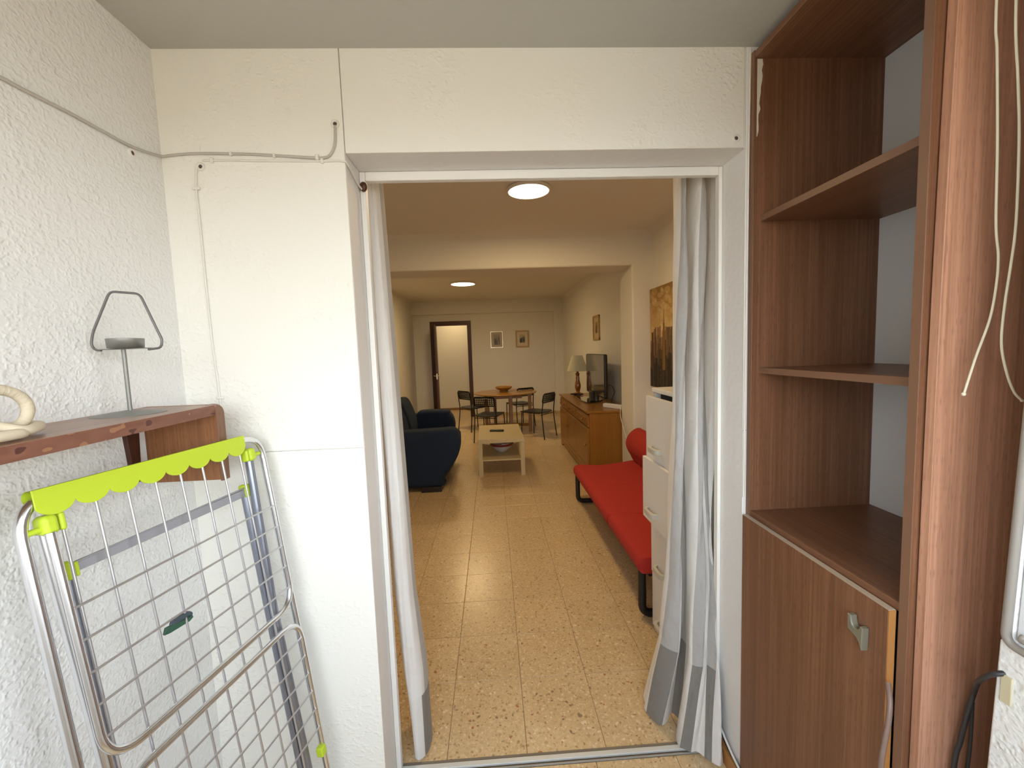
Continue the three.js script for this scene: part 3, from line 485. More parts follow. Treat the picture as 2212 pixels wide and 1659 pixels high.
{ // grey cable from the left wall, over the corner, up into the joint above the doorway
  const z = ZF + 0.004, L = [[-0.909, 2.046, -0.62], [-0.909, 2.048, -0.88], [-0.909, 2.05, -0.937], [-0.909, 2.054, -1.01], [-0.909, 2.055, -1.09], [-0.909, 2.058, -1.172], [-0.909, 2.076, -1.262], [-0.885, 2.081, z], [-0.81, 2.085, z], [-0.668, 2.081, z], [-0.54, 2.072, z], [-0.468, 2.068, z], [-0.443, 2.076, z], [-0.428, 2.105, z], [-0.423, 2.156, z]];
  const t = thing('cable', 'grey cable running along the left wall and over the front wall to the doorway joint', 'cable', [-0.909, 2.05, -1.17]);
  wpart('cord', sweep(curve(L).getPoints(120), 0.0036, 8), M.cableGrey, t);
  wparts('clip', [clip(-0.480, 2.070, ZF + 0.002, 0.005, 0.016), clip(-0.60, 2.076, ZF + 0.002, 0.004, 0.012), clip(-0.72, 2.083, ZF + 0.002, 0.004, 0.012)], M.cablePaint, t);
  const z2 = ZF + 0.003;
  const t2 = thing('cable', 'thin white painted cable running to the top corner of the doorway', 'cable', [-0.8, 2.06, z2]);
  wpart('cord', sweep(curve([[-0.800, 2.066, z2], [-0.72, 2.066, z2], [-0.644, 2.063, z2], [-0.475, 2.060, z2], [-0.410, 2.059, z2], [-0.398, 2.052, z2 - 0.01], [-0.396, 2.030, -1.36], [-0.39, 2.02, -1.399]]).getPoints(70), 0.0028, 8), M.cablePaint, t2);
  wparts('clip', [clip(-0.775, 2.066, ZF + 0.001, 0.005, 0.015), clip(-0.467, 2.060, ZF + 0.001, 0.005, 0.015)], M.cablePaint, t2);
  const t3 = thing('cable', 'white painted cable running down the front wall beside the corner', 'cable', [-0.82, 1.7, z2]);
  wpart('cord', sweep(curve([[-0.818, 2.055, z2], [-0.825, 1.99, z2], [-0.824, 1.9, z2], [-0.822, 1.6, z2], [-0.816, 1.44, z2], [-0.812, 1.30, z2], [-0.812, 1.19, z2]]).getPoints(60), 0.0028, 8), M.cablePaint, t3);
  wparts('clip', [clip(-0.825, 1.99, ZF + 0.001, 0.011, 0.009), clip(-0.813, 1.388, ZF + 0.001, 0.011, 0.009)], M.cablePaint, t3);
  solo('cable', sweep(curve([[0.797, 2.36, ZF + 0.003], [0.795, 2.1, ZF + 0.003], [0.793, 1.6, ZF + 0.003], [0.790, 1.0, ZF + 0.003]]).getPoints(40), 0.003, 8), M.cablePaint, 'white painted cable running up the front wall beside the bookcase', 'cable');
  const plug = (x, y, z, ry, label) => { const g = new THREE.TorusGeometry(0.0085, 0.0036, 8, 20); const t = thing('wall_plug', label, 'wall plug', [x, y, z], ry); part('rim', g, M.cablePaint, t); part('hole', new THREE.CircleGeometry(0.008, 16).translate(0, 0, 0.001), M.hole, t); };
  plug(-0.9125, 2.043, -1.172, Math.PI / 2, 'open screw plug in the left wall under the grey cable');
  plug(-0.808, 2.050, ZF + 0.0015, 0, 'open screw plug on the front wall at the bend of the white cable');
  plug(-0.424, 2.162, ZF + 0.0015, 0, 'open screw plug on the front wall where the grey cable ends');
  plug(0.757, 2.108, ZF + 0.0015, 0, 'small screw plug on the front wall above the right doorway corner');
  solo('cable_knot', new THREE.IcosahedronGeometry(0.012, 2).scale(1, 1.3, 0.8).translate(-0.388, 2.032, -1.392), M.darkWood, 'dark brown lump where the cable enters the doorway corner', 'cable end');
}
{ // base of the right reveal
  const t = thing('wood_strip', 'short orange brown wooden strip on the floor at the right of the doorway', 'wood strip', [0.78, 0, -1.33]);
  wpart('strip', box(0.768, 0, -1.385, 0.787, 0.055, -1.20, 0.003, 'z'), M.orangeEdge, t);
  solo('cable', sweep(curve([[0.778, 0.115, -1.40], [0.776, 0.085, -1.33], [0.776, 0.066, -1.26], [0.78, 0.06, -1.19]]).getPoints(30), 0.004, 8), M.cableWhite, 'white cable above the orange brown wooden strip by the doorway', 'cable');
  solo('cable', sweep(curve([[0.781, 0.100, -1.40], [0.780, 0.068, -1.34], [0.780, 0.060, -1.28], [0.783, 0.058, -1.21]]).getPoints(30), 0.0035, 8), M.cableBlack, 'black cable under the white one by the doorway', 'cable');
}
solo('wooden_block', box(0.035, TY - 0.03, -0.945, 0.115, TY, -0.90, 0.006, 'x'), P({ map: pine, roughness: 0.5 }), 'small light brown wooden block on the terrace ceiling at the top edge', 'block');

// ---------------------------------------------------------------- curtains in the doorway
const stripes = tex(256, 8, (u) => { const k = u % 1; return k < 0.44 ? [186, 184, 181] : [238, 236, 232]; }, 0.12, 0.12);
const stripesHem = tex(256, 8, (u) => { const k = u % 1; return k < 0.44 ? [140, 136, 131] : [236, 233, 228]; }, 0.12, 0.12);  // darker greys: less light through the doubled cloth, put into the colour
const clothBump = (() => { const a = vnoise(20, 12, 71), b = vnoise(60, 50, 72); return tex(256, 256, (u, v) => 0.7 * a(u, v) + 0.3 * b(u, v), 0.6, 0.6, false); })();
const cloth = (map) => P({ map, roughness: 0.9, side: THREE.DoubleSide, bumpMap: clothBump, bumpScale: 0.006, transmission: 0.22, thickness: 0, sheen: 0.2, sheenColor: rgb(0.5, 0.5, 0.5) });
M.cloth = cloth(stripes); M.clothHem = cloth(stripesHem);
function drape(levels, y0, y1, width, u0 = 0, nu = 150, nv = 50) {
  const rows = levels.map((l) => ({ y: l.y, c: new THREE.CatmullRomCurve3(l.p.map(([x, z]) => V(x, 0, z)), false, 'catmullrom', 0.6) })), pos = [], uv = [], idx = [], a = new THREE.Vector3(), b = new THREE.Vector3();
  for (let j = 0; j <= nv; j++) {
    const y = y0 + (y1 - y0) * j / nv; let k = 0; while (k < rows.length - 2 && y < rows[k + 1].y) k++;
    const t = Math.max(0, Math.min(1, (rows[k].y - y) / (rows[k].y - rows[k + 1].y)));
    for (let i = 0; i <= nu; i++) { const s = i / nu; rows[k].c.getPoint(s, a); rows[k + 1].c.getPoint(s, b); a.lerp(b, t); const wob = Math.min(1, width * 1.6) * (0.004 * Math.sin(s * 31 + y * 5.3) + 0.003 * Math.sin(s * 57 - y * 9)); pos.push(a.x + wob * 0.6, y + (levels.hem ? levels.hem(s) * (1 - t * 0) * (j / nv) : 0), a.z + wob); uv.push(u0 + s * width, y); }
  }
  for (let j = 0; j < nv; j++) for (let i = 0; i < nu; i++) { const q = j * (nu + 1) + i; idx.push(q, q + nu + 1, q + 1, q + 1, q + nu + 1, q + nu + 2); }
  const g = new THREE.BufferGeometry(); g.setAttribute('position', new THREE.Float32BufferAttribute(pos, 3)); g.setAttribute('uv', new THREE.Float32BufferAttribute(uv, 2)); g.setIndex(idx); g.computeVertexNormals(); return g;
}
{
  const t = thing('curtain', 'grey and white striped curtain bunched at the right of the doorway', 'curtain', [0.74, 0, -1.5]);
  const R = [
    { y: 2.30, p: [[0.715, -1.60], [0.700, -1.52], [0.722, -1.50], [0.735, -1.57], [0.752, -1.58], [0.752, -1.50], [0.775, -1.487], [0.792, -1.55], [0.800, -1.57], [0.805, -1.50], [0.822, -1.487], [0.83, -1.55]] },
    { y: 1.40, p: [[0.700, -1.60], [0.680, -1.52], [0.702, -1.495], [0.722, -1.57], [0.742, -1.59], [0.740, -1.50], [0.768, -1.484], [0.780, -1.55], [0.795, -1.56], [0.800, -1.495], [0.830, -1.483], [0.842, -1.55]] },
    { y: 0.60, p: [[0.690, -1.62], [0.650, -1.53], [0.682, -1.485], [0.712, -1.55], [0.728, -1.55], [0.712, -1.462], [0.742, -1.437], [0.760, -1.45], [0.772, -1.42], [0.772, -1.43], [0.774, -1.47], [0.835, -1.50]] },
    { y: 0.32, p: [[0.660, -1.63], [0.625, -1.545], [0.665, -1.49], [0.705, -1.55], [0.722, -1.54], [0.690, -1.435], [0.722, -1.405], [0.742, -1.418], [0.758, -1.395], [0.766, -1.375], [0.772, -1.40], [0.773, -1.47]] },
    { y: 0.00, p: [[0.580, -1.63], [0.565, -1.56], [0.605, -1.485], [0.655, -1.54], [0.680, -1.50], [0.628, -1.422], [0.655, -1.378], [0.690, -1.372], [0.712, -1.340], [0.742, -1.318], [0.766, -1.345], [0.770, -1.42]] },
  ];
  wpart('cloth', drape(R, 2.30, 0.315, 0.62, 0.058), M.cloth, t);
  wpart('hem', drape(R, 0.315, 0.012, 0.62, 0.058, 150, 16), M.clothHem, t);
}
{
  const t = thing('curtain', 'pale striped curtain hanging in a narrow bunch at the left of the doorway', 'curtain', [-0.36, 0, -1.5]);
  const L = [
    { y: 2.30, p: [[-0.43, -1.60], [-0.415, -1.49], [-0.395, -1.482], [-0.378, -1.50], [-0.372, -1.56], [-0.385, -1.62]] },
    { y: 1.40, p: [[-0.43, -1.60], [-0.405, -1.49], [-0.378, -1.482], [-0.358, -1.495], [-0.350, -1.56], [-0.365, -1.62]] },
    { y: 0.60, p: [[-0.43, -1.61], [-0.395, -1.50], [-0.368, -1.482], [-0.338, -1.50], [-0.333, -1.57], [-0.350, -1.63]] },
    { y: 0.30, p: [[-0.41, -1.62], [-0.380, -1.50], [-0.355, -1.475], [-0.318, -1.49], [-0.302, -1.55], [-0.32, -1.63]] },
    { y: 0.00, p: [[-0.37, -1.61], [-0.345, -1.48], [-0.338, -1.430], [-0.305, -1.440], [-0.290, -1.51], [-0.31, -1.60]] },
  ];
  wpart('cloth', drape(L, 2.30, 0.22, 0.10, 0.053, 80, 50), M.cloth, t);
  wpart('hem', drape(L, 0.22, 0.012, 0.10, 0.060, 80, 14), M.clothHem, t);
}
{ // rod that carries both curtains inside the room
  const t = thing('curtain_rod', 'slim white curtain rod above the doorway inside the living room', 'curtain rod', [0.2, 2.31, -1.54]);
  wpart('rod', rod([-0.6, 2.315, -1.54], [1.0, 2.315, -1.54], 0.011, 12), M.cableWhite, t);
  wparts('bracket', [box(-0.5, 2.30, -1.55, -0.48, 2.33, -1.43), box(0.9, 2.30, -1.55, 0.92, 2.33, -1.43)], M.cableWhite, t);
}

// ---------------------------------------------------------------- chest of drawers, canvas, bench
{
  const X = 0.797, Z1 = -2.085, Z2 = -1.60;
  const t = thing('chest_of_drawers', 'white chest of four drawers with beige handles, half behind the right curtain', 'chest of drawers', [1.0, 0, -1.85]);
  wpart('carcass', [box(X + 0.02, 0.0, Z1, 1.24, 1.256, Z1 + 0.016), box(X + 0.02, 0, Z2 - 0.016, 1.24, 1.256, Z2), box(1.23, 0, Z1 + 0.016, 1.24, 1.256, Z2 - 0.016), box(X + 0.03, 0, Z1 + 0.016, 1.23, 0.03, Z2 - 0.016)], M.whiteLac, t);
  wpart('inside', box(X + 0.05, 0.03, Z1 + 0.017, 1.229, 1.25, Z2 - 0.017), S({ color: rgb(0.05, 0.05, 0.06), roughness: 0.9 }), t);
  wpart('top', box(X + 0.012, 1.258, Z1 - 0.006, 1.25, 1.281, Z2 + 0.006, 0.004, 'z'), M.whiteLac, t);
  const rows = [[0.925, 1.242, -0.022], [0.615, 0.931, -0.042], [0.312, 0.612, 0.0], [0.012, 0.309, 0.004]];
  for (const [y0, y1, dx] of rows) {
    const d = wpart('drawer', box(X + dx, y0, Z1 + 0.002, X + dx + 0.018, y1, Z2 - 0.002, 0.002, 'z'), M.whiteLac, t);
    wpart('drawer_box', box(X + dx + 0.018, y0 + 0.03, Z1 + 0.03, X + 0.3, y0 + 0.2, Z2 - 0.03), M.whiteLac, d);
    const yc = y0 + (y1 - y0) * 0.20, zc = -1.945, hs = new THREE.Shape(); hs.moveTo(-0.060, 0); hs.quadraticCurveTo(-0.055, 0.028, -0.03, 0.030); hs.lineTo(0.03, 0.030); hs.quadraticCurveTo(0.055, 0.028, 0.060, 0); hs.lineTo(0.048, 0); hs.quadraticCurveTo(0.042, 0.018, 0.026, 0.020); hs.lineTo(-0.026, 0.020); hs.quadraticCurveTo(-0.042, 0.018, -0.048, 0); hs.closePath();
    const hg = new THREE.ExtrudeGeometry(hs, { depth: 0.020, bevelEnabled: true, bevelSize: 0.0025, bevelThickness: 0.003, bevelSegments: 2, curveSegments: 8 });
    hg.applyMatrix4(new THREE.Matrix4().makeBasis(V(0, 0, 1), V(-1, 0, 0), V(0, -1, 0)).setPosition(X + dx, yc + 0.012, zc));
    wpart('handle', hg, M.handle, d);
  }
}
{ // canvas print of a sepia skyline
  const c = document.createElement('canvas'); c.width = 768; c.height = 520; const g = c.getContext('2d'); let q = 77; const r = () => { q = (q * 1664525 + 1013904223) >>> 0; return q / 4294967296; };
  const gr = g.createLinearGradient(0, 0, 0, 250); gr.addColorStop(0, '#8f6a34'); gr.addColorStop(0.6, '#b9955c'); gr.addColorStop(1, '#cdb27c'); g.fillStyle = gr; g.fillRect(0, 0, 768, 520);
  for (let i = 0; i < 150; i++) { const x = r() * 768, y = 15 + r() * 200, w = 8 + r() * 34; g.fillStyle = `rgba(222,200,150,${0.10 + r() * 0.28})`; g.beginPath(); g.ellipse(x, y, w, w * (0.25 + r() * 0.4), r() * 0.5, 0, 7); g.fill(); }
  const tower = (x, w, top, col) => { g.fillStyle = col; g.fillRect(x, top, w, 520 - top); g.fillStyle = 'rgba(255,220,160,0.10)'; g.fillRect(x, top, w * 0.35, 520 - top); };
  for (let L = 0; L < 5; L++) for (let i = 0; i < 64; i++) { const w = 12 + r() * 30, top = 205 + L * 38 + r() * 75 - (r() < 0.12 ? 55 : 0), k = 1 - L * 0.17, a = 0.75 + r() * 0.45; tower(r() * 768, w, top, `rgb(${Math.floor(132 * k * a)},${Math.floor(102 * k * a)},${Math.floor(72 * k * a)})`); }
  g.fillStyle = '#80602f'; for (const [x, s] of [[182, 1], [560, 0.8]]) { g.fillRect(x - 17 * s, 225, 34 * s, 200); g.fillRect(x - 11 * s, 190, 22 * s, 50); g.beginPath(); g.moveTo(x - 7 * s, 192); g.lineTo(x, 100 + 40 * (1 - s)); g.lineTo(x + 7 * s, 192); g.fill(); }
  g.fillStyle = '#7a5c34'; g.fillRect(282, 150, 13, 150); g.fillStyle = '#55391f'; g.fillRect(20, 230, 22, 200); g.fillRect(70, 205, 12, 150);
  for (let i = 0; i < 700; i++) { g.fillStyle = `rgba(${200},${160},${100},${r() * 0.5})`; g.fillRect(r() * 768, 300 + r() * 220, 1.5, 2 + r() * 4); }
  for (let i = 0; i < 60; i++) { g.fillStyle = `rgba(240,200,130,${r() * 0.6})`; g.fillRect(120 + r() * 60, 380 + r() * 120, 2 + r() * 3, 2); }
  const tx = new THREE.CanvasTexture(c); tx.colorSpace = THREE.SRGBColorSpace;
  const t = thing('canvas_print', 'large sepia canvas print of a city skyline on the right living room wall', 'picture', [1.59, 1.56, -3.42]);
  wpart('canvas', box(1.578, 1.085, -4.108, 1.611, 2.040, -2.71, 0.002), S({ color: rgb(0.42, 0.28, 0.13), roughness: 0.8 }), t);
  const pg = new THREE.PlaneGeometry(1.39, 0.948).rotateY(-Math.PI / 2).translate(1.5772, 1.5625, -3.409); wpart('print', pg, S({ map: tx, roughness: 0.75 }), t);
}
{ // red bench: three padded places on black sled legs
  const zA = -2.112, zB = -3.93, L = (zB - zA) / 3;
  const t = thing('bench', 'red upholstered three seat bench with wavy back and black tube legs', 'bench', [1.05, 0, -3.0]);
  const seat = ([[0.738, 0.312], [0.752, 0.278], [0.80, 0.268], [1.10, 0.275], [1.34, 0.300], [1.375, 0.345], [1.345, 0.385], [1.20, 0.368], [1.0, 0.356], [0.84, 0.366], [0.768, 0.364], [0.742, 0.345]]);
  const back = ([[1.322, 0.395], [1.300, 0.44], [1.262, 0.515], [1.256, 0.58], [1.285, 0.645], [1.345, 0.695], [1.395, 0.702], [1.415, 0.675], [1.39, 0.60], [1.365, 0.52], [1.372, 0.43], [1.385, 0.385], [1.36, 0.365]]);
  for (let k = 0; k < 3; k++) {
    const a = zA + L * k, b = a + L;
    wpart('seat_pad', puff(seat, a - 0.0005, b + 0.0005, 0.022, 96), M.red, t);
    wpart('back_pad', puff(back, a - 0.0005, b + 0.0005, 0.022, 96, 1.345, 0.54), M.red, t);
  }
  for (const z of [zA - 0.045, zB + 0.045]) wpart('leg', bent([[0.772, 0.29, z], [0.772, 0.023, z], [1.33, 0.023, z], [1.33, 0.30, z]], 0.055, 0.022, 12, 8), M.black, t);
  wparts('rail', [box(0.80, 0.245, zB + 0.02, 0.84, 0.275, zA - 0.02, 0.004, 'z'), box(1.31, 0.26, zB + 0.02, 1.35, 0.30, zA - 0.02, 0.004, 'z')], M.black, t);
}

// ---------------------------------------------------------------- coffee table, what is on and in it
{
  const t = thing('coffee_table', 'low birch coffee table with a lower shelf in the middle of the living room', 'coffee table', [0.06, 0, -5.335], 0.012);
  const w = 0.275, d = 0.472;
  part('table_top', box(-w, 0.402, -d, w, 0.452, d, 0.003, 'z'), M.birch, t);
  for (const sx of [-1, 1]) for (const sz of [-1, 1]) part('leg', box(sx * w, 0, sz * d, sx * (w - 0.05), 0.402, sz * (d - 0.05), 0.002), M.birch, t);
  part('lower_shelf', box(-w + 0.05, 0.185, -d + 0.012, w - 0.05, 0.203, d - 0.012, 0.001, 'z'), M.birch, t);
  const r = thing('remote_control', 'black remote control lying on the coffee table', 'remote control', [0.02, 0.452, -5.33], 1.40);
  const rs = smoothShape([[-0.022, -0.085], [0.022, -0.085], [0.026, -0.03], [0.019, 0.02], [0.024, 0.085], [-0.024, 0.085], [-0.019, 0.02], [-0.026, -0.03]], 40);
  part('body', extrude(rs, 0, 0.022, 0.004).rotateX(-Math.PI / 2), M.black, r);
  const bt = []; for (let j = 0; j < 6; j++) for (let i = 0; i < 3; i++) bt.push(new THREE.CylinderGeometry(0.003, 0.003, 0.003, 8).translate(-0.010 + i * 0.010, 0.0225, -0.06 + j * 0.02)); parts('button', bt, S({ color: rgb(0.12, 0.12, 0.12), roughness: 0.6 }), r);
  const b = thing('bowl', 'white bowl with a dark red rim on the lower shelf of the coffee table', 'bowl', [0.075, 0.203, -5.25]);
  part('body', lathe([[0, 0], [0.05, 0], [0.055, 0.006], [0.105, 0.045], [0.148, 0.098], [0.144, 0.100], [0.10, 0.052], [0.05, 0.012], [0, 0.011]], 48), P({ color: rgb(0.72, 0.70, 0.66), roughness: 0.25 }), b);
  part('rim', lathe([[0.138, 0.086], [0.1495, 0.0985], [0.151, 0.118], [0.147, 0.119], [0.14, 0.1]], 48), P({ color: rgb(0.22, 0.03, 0.02), roughness: 0.35 }), b);
  solo('paper_label', box(0.075, 0.298, -5.13, 0.155, 0.328, -5.128, 0.0004, 'x').rotateX(0), S({ color: rgb(0.66, 0.64, 0.66), roughness: 0.7 }), 'folded white paper sticking out of the bowl under the coffee table', 'paper');
}

// ---------------------------------------------------------------- sofa
{
  const t = thing('sofa', 'dark navy upholstered two seat sofa along the left wall', 'sofa', [-1.1, 0, -5.2]);
  const armP = ([[-1.60, 0.10], [-1.62, 0.55], [-1.56, 0.64], [-1.2, 0.655], [-0.62, 0.668], [-0.47, 0.672], [-0.405, 0.630], [-0.382, 0.545], [-0.398, 0.42], [-0.455, 0.30], [-0.535, 0.19], [-0.585, 0.09], [-0.60, 0.05], [-1.0, 0.045], [-1.5, 0.05]]);
  wpart('arm', puff(armP, -4.40, -4.66, 0.07, 110, -0.95, 0.36), M.navy, t);
  const arm2 = ([[-1.60, 0.10], [-1.62, 0.55], [-1.56, 0.64], [-1.12, 0.65], [-1.02, 0.695], [-0.66, 0.690], [-0.625, 0.655], [-0.585, 0.60], [-0.56, 0.50], [-0.57, 0.36], [-0.60, 0.20], [-0.63, 0.05], [-1.0, 0.045], [-1.5, 0.05]]);
  wpart('arm', puff(arm2, -5.72, -5.98, 0.07, 110, -0.95, 0.36), M.navy, t);
  wpart('base', box(-1.60, 0.05, -5.75, -0.62, 0.28, -4.62, 0.03, 'y', 3), M.navy, t);
  for (const z of [-4.655, -5.195]) wpart('seat_cushion', box(-1.35, 0.26, z, -0.47, 0.455, z - 0.53, 0.075, 'z', 5), M.navy, t);
  const backP = ([[-1.62, 0.3], [-1.66, 0.70], [-1.52, 0.84], [-1.34, 0.885], [-1.235, 0.915], [-1.165, 0.895], [-1.115, 0.80], [-1.07, 0.66], [-1.05, 0.50], [-1.10, 0.42], [-1.3, 0.35]]);
  for (const [a, b] of [[-4.64, -5.175], [-5.185, -5.74]]) wpart('back_cushion', puff(backP, a, b, 0.08, 90, -1.33, 0.62), M.navy, t);
  for (const [x, z] of [[-0.70, -4.46], [-1.5, -4.46], [-0.72, -5.90], [-1.5, -5.90]]) wpart('foot', box(x - 0.115, 0, z - 0.06, x + 0.10, 0.06, z + 0.055, 0.004, 'x'), M.black, t);
}

// ---------------------------------------------------------------- dining table and its four chairs
const TC = [0.215, -7.74], TH = 0.718;
{
  const t = thing('dining_table', 'round wooden gateleg dining table with wide straight legs', 'dining table', [TC[0], 0, TC[1]]);
  part('table_top', metric(lathe([[0, TH - 0.026], [0.560, TH - 0.026], [0.578, TH - 0.020], [0.583, TH - 0.010], [0.578, TH - 0.002], [0.56, TH], [0, TH]], 72), 'x'), M.tableWood, t);
  parts('apron', [box(-0.28, TH - 0.115, 0.12, 0.30, TH - 0.027, 0.14), box(-0.28, TH - 0.115, -0.14, 0.30, TH - 0.027, -0.12)], M.tableWood, t);
  for (const [x, z] of [[-0.36, 0.16], [0.09, 0.145], [0.43, 0.26], [-0.20, -0.30], [0.09, -0.145]]) part('leg', box(x - 0.031, 0, z - 0.017, x + 0.031, TH - 0.027, z + 0.017, 0.004), M.tableWood, t);
  parts('stretcher', [box(0.09, 0.10, 0.13, 0.11, 0.155, -0.13), box(-0.36, 0.10, 0.135, 0.09, 0.155, 0.155), (() => { const g = box(0, 0.10, -0.01, 0.36, 0.155, 0.01, 0, 'x'); g.rotateY(-0.33); g.translate(0.09, 0, 0.145); return g; })()], M.tableWood, t);
  const b = thing('wooden_bowl', 'turned wooden fruit bowl on a foot in the middle of the dining table', 'bowl', [0.19, TH, -7.78]);
  part('bowl', metric(lathe([[0, 0.012], [0.07, 0.0], [0.082, 0.004], [0.080, 0.016], [0.074, 0.026], [0.10, 0.038], [0.148, 0.066], [0.158, 0.082], [0.157, 0.094], [0.150, 0.097], [0.142, 0.082], [0.10, 0.052], [0.05, 0.040], [0, 0.038]], 56), 'x'), M.tableWood, b);
}
function makeChair(label) {
  const t = thing('dining_chair', label, 'chair', [0, 0, 0], 0, undefined);
  const w = 0.185, m = M.black, r = 0.0095, sy = 0.432, H = 0.762;
  const seatS = smoothShape([[-0.17, -0.20], [0.17, -0.20], [0.19, 0.0], [0.187, 0.19], [0.15, 0.215], [-0.15, 0.215], [-0.187, 0.19], [-0.19, 0.0]], 48);
  const sg = extrude(seatS, 0, 0.016, 0.005, 2).rotateX(-Math.PI / 2); { const p = sg.attributes.position; for (let i = 0; i < p.count; i++) { const x = p.getX(i), z = p.getZ(i); p.setY(i, p.getY(i) + sy - 0.012 * Math.cos(x * 8) + (z < -0.14 ? -(z + 0.14) * -0.0 : 0)); } sg.computeVertexNormals(); }
  sg.scale(1, 1, -1); const pi = sg.attributes.position, nn = sg.attributes.normal; for (let i = 0; i < pi.count; i += 3) { for (const at of [pi, nn, sg.attributes.uv]) { const A = [], B2 = []; for (let k = 0; k < at.itemSize; k++) { A.push(at.array[(i + 1) * at.itemSize + k]); B2.push(at.array[(i + 2) * at.itemSize + k]); } for (let k = 0; k < at.itemSize; k++) { at.array[(i + 1) * at.itemSize + k] = B2[k]; at.array[(i + 2) * at.itemSize + k] = A[k]; } } } sg.computeVertexNormals();
  part('seat', sg, m, t);
  const bs = new THREE.Shape(); bs.moveTo(-0.15, 0); bs.lineTo(0.15, 0); bs.quadraticCurveTo(0.186, 0.005, 0.188, 0.04); bs.lineTo(0.184, 0.125); bs.quadraticCurveTo(0.18, 0.165, 0.14, 0.168); bs.lineTo(-0.14, 0.168); bs.quadraticCurveTo(-0.18, 0.165, -0.184, 0.125); bs.lineTo(-0.188, 0.04); bs.quadraticCurveTo(-0.186, 0.005, -0.15, 0);
  for (let j = 0; j < 4; j++) for (let i = 0; i < 10; i++) { const x = -0.144 + i * 0.032, y = 0.030 + j * 0.032, h = new THREE.Path(); h.moveTo(x - 0.011, y - 0.009); h.lineTo(x - 0.011, y + 0.009); h.lineTo(x + 0.011, y + 0.009); h.lineTo(x + 0.011, y - 0.009); h.closePath(); bs.holes.push(h); }
  const bg = new THREE.ExtrudeGeometry(bs, { depth: 0.010, bevelEnabled: false, curveSegments: 6 }); { const p = bg.attributes.position; for (let i = 0; i < p.count; i++) { const x = p.getX(i), y = p.getY(i); p.setZ(i, p.getZ(i) - 0.225 - y * 0.20 - 0.03 * Math.cos(x * 7.5)); p.setY(i, y + H - 0.168); } bg.computeVertexNormals(); }
  part('backrest', bg, m, t);
  for (const s of [-1, 1]) {
    part('leg', bent([[s * (w + 0.004), 0, 0.20], [s * w, sy + 0.002, 0.185], [s * (w - 0.012), sy - 0.006, -0.17]], 0.04, r, 8, 6), m, t);
    part('leg', bent([[s * (w + 0.012), 0, -0.265], [s * w, sy - 0.02, -0.215], [s * (w - 0.006), H - 0.03, -0.262]], 0.1, r, 8, 6), m, t);
    parts('foot_cap', [new THREE.CylinderGeometry(0.011, 0.011, 0.012, 10).translate(s * (w + 0.004), 0.006, 0.20), new THREE.CylinderGeometry(0.011, 0.011, 0.012, 10).translate(s * (w + 0.012), 0.006, -0.265)], m, t);
  }
  part('cross_bar', rod([-w, sy - 0.03, -0.2], [w, sy - 0.03, -0.2], 0.007, 8), m, t);
  return t;
}
{
  // rear foot line centre, facing direction
  const spots = [
    [-0.165, -6.66, 0.33, -0.94, 'black chair with perforated back seen from behind, nearest the coffee table'],
    [-0.57, -8.12, 0.76, 0.65, 'black chair with perforated back standing before the open far door'],
    [0.61, -8.42, -0.42, 0.90, 'black chair with perforated back on the far side of the dining table'],
    [0.93, -7.22, -0.77, 0.63, 'black chair with perforated back standing beside the sideboard'],
  ];
  const first = makeChair(spots[0][4]);
  spots.forEach(([x, z, fx, fz, label], i) => {
    const c = i ? first.clone() : first; if (i) { c.name = numbered('dining_chair'); scene.add(c); c.userData = { ...first.userData }; }
    const l = Math.hypot(fx, fz); c.position.set(x + fx / l * 0.265, 0, z + fz / l * 0.265); c.rotation.y = Math.atan2(fx, fz); c.userData.label = label; c.userData.group = 'black chairs around the dining table';
  });
}

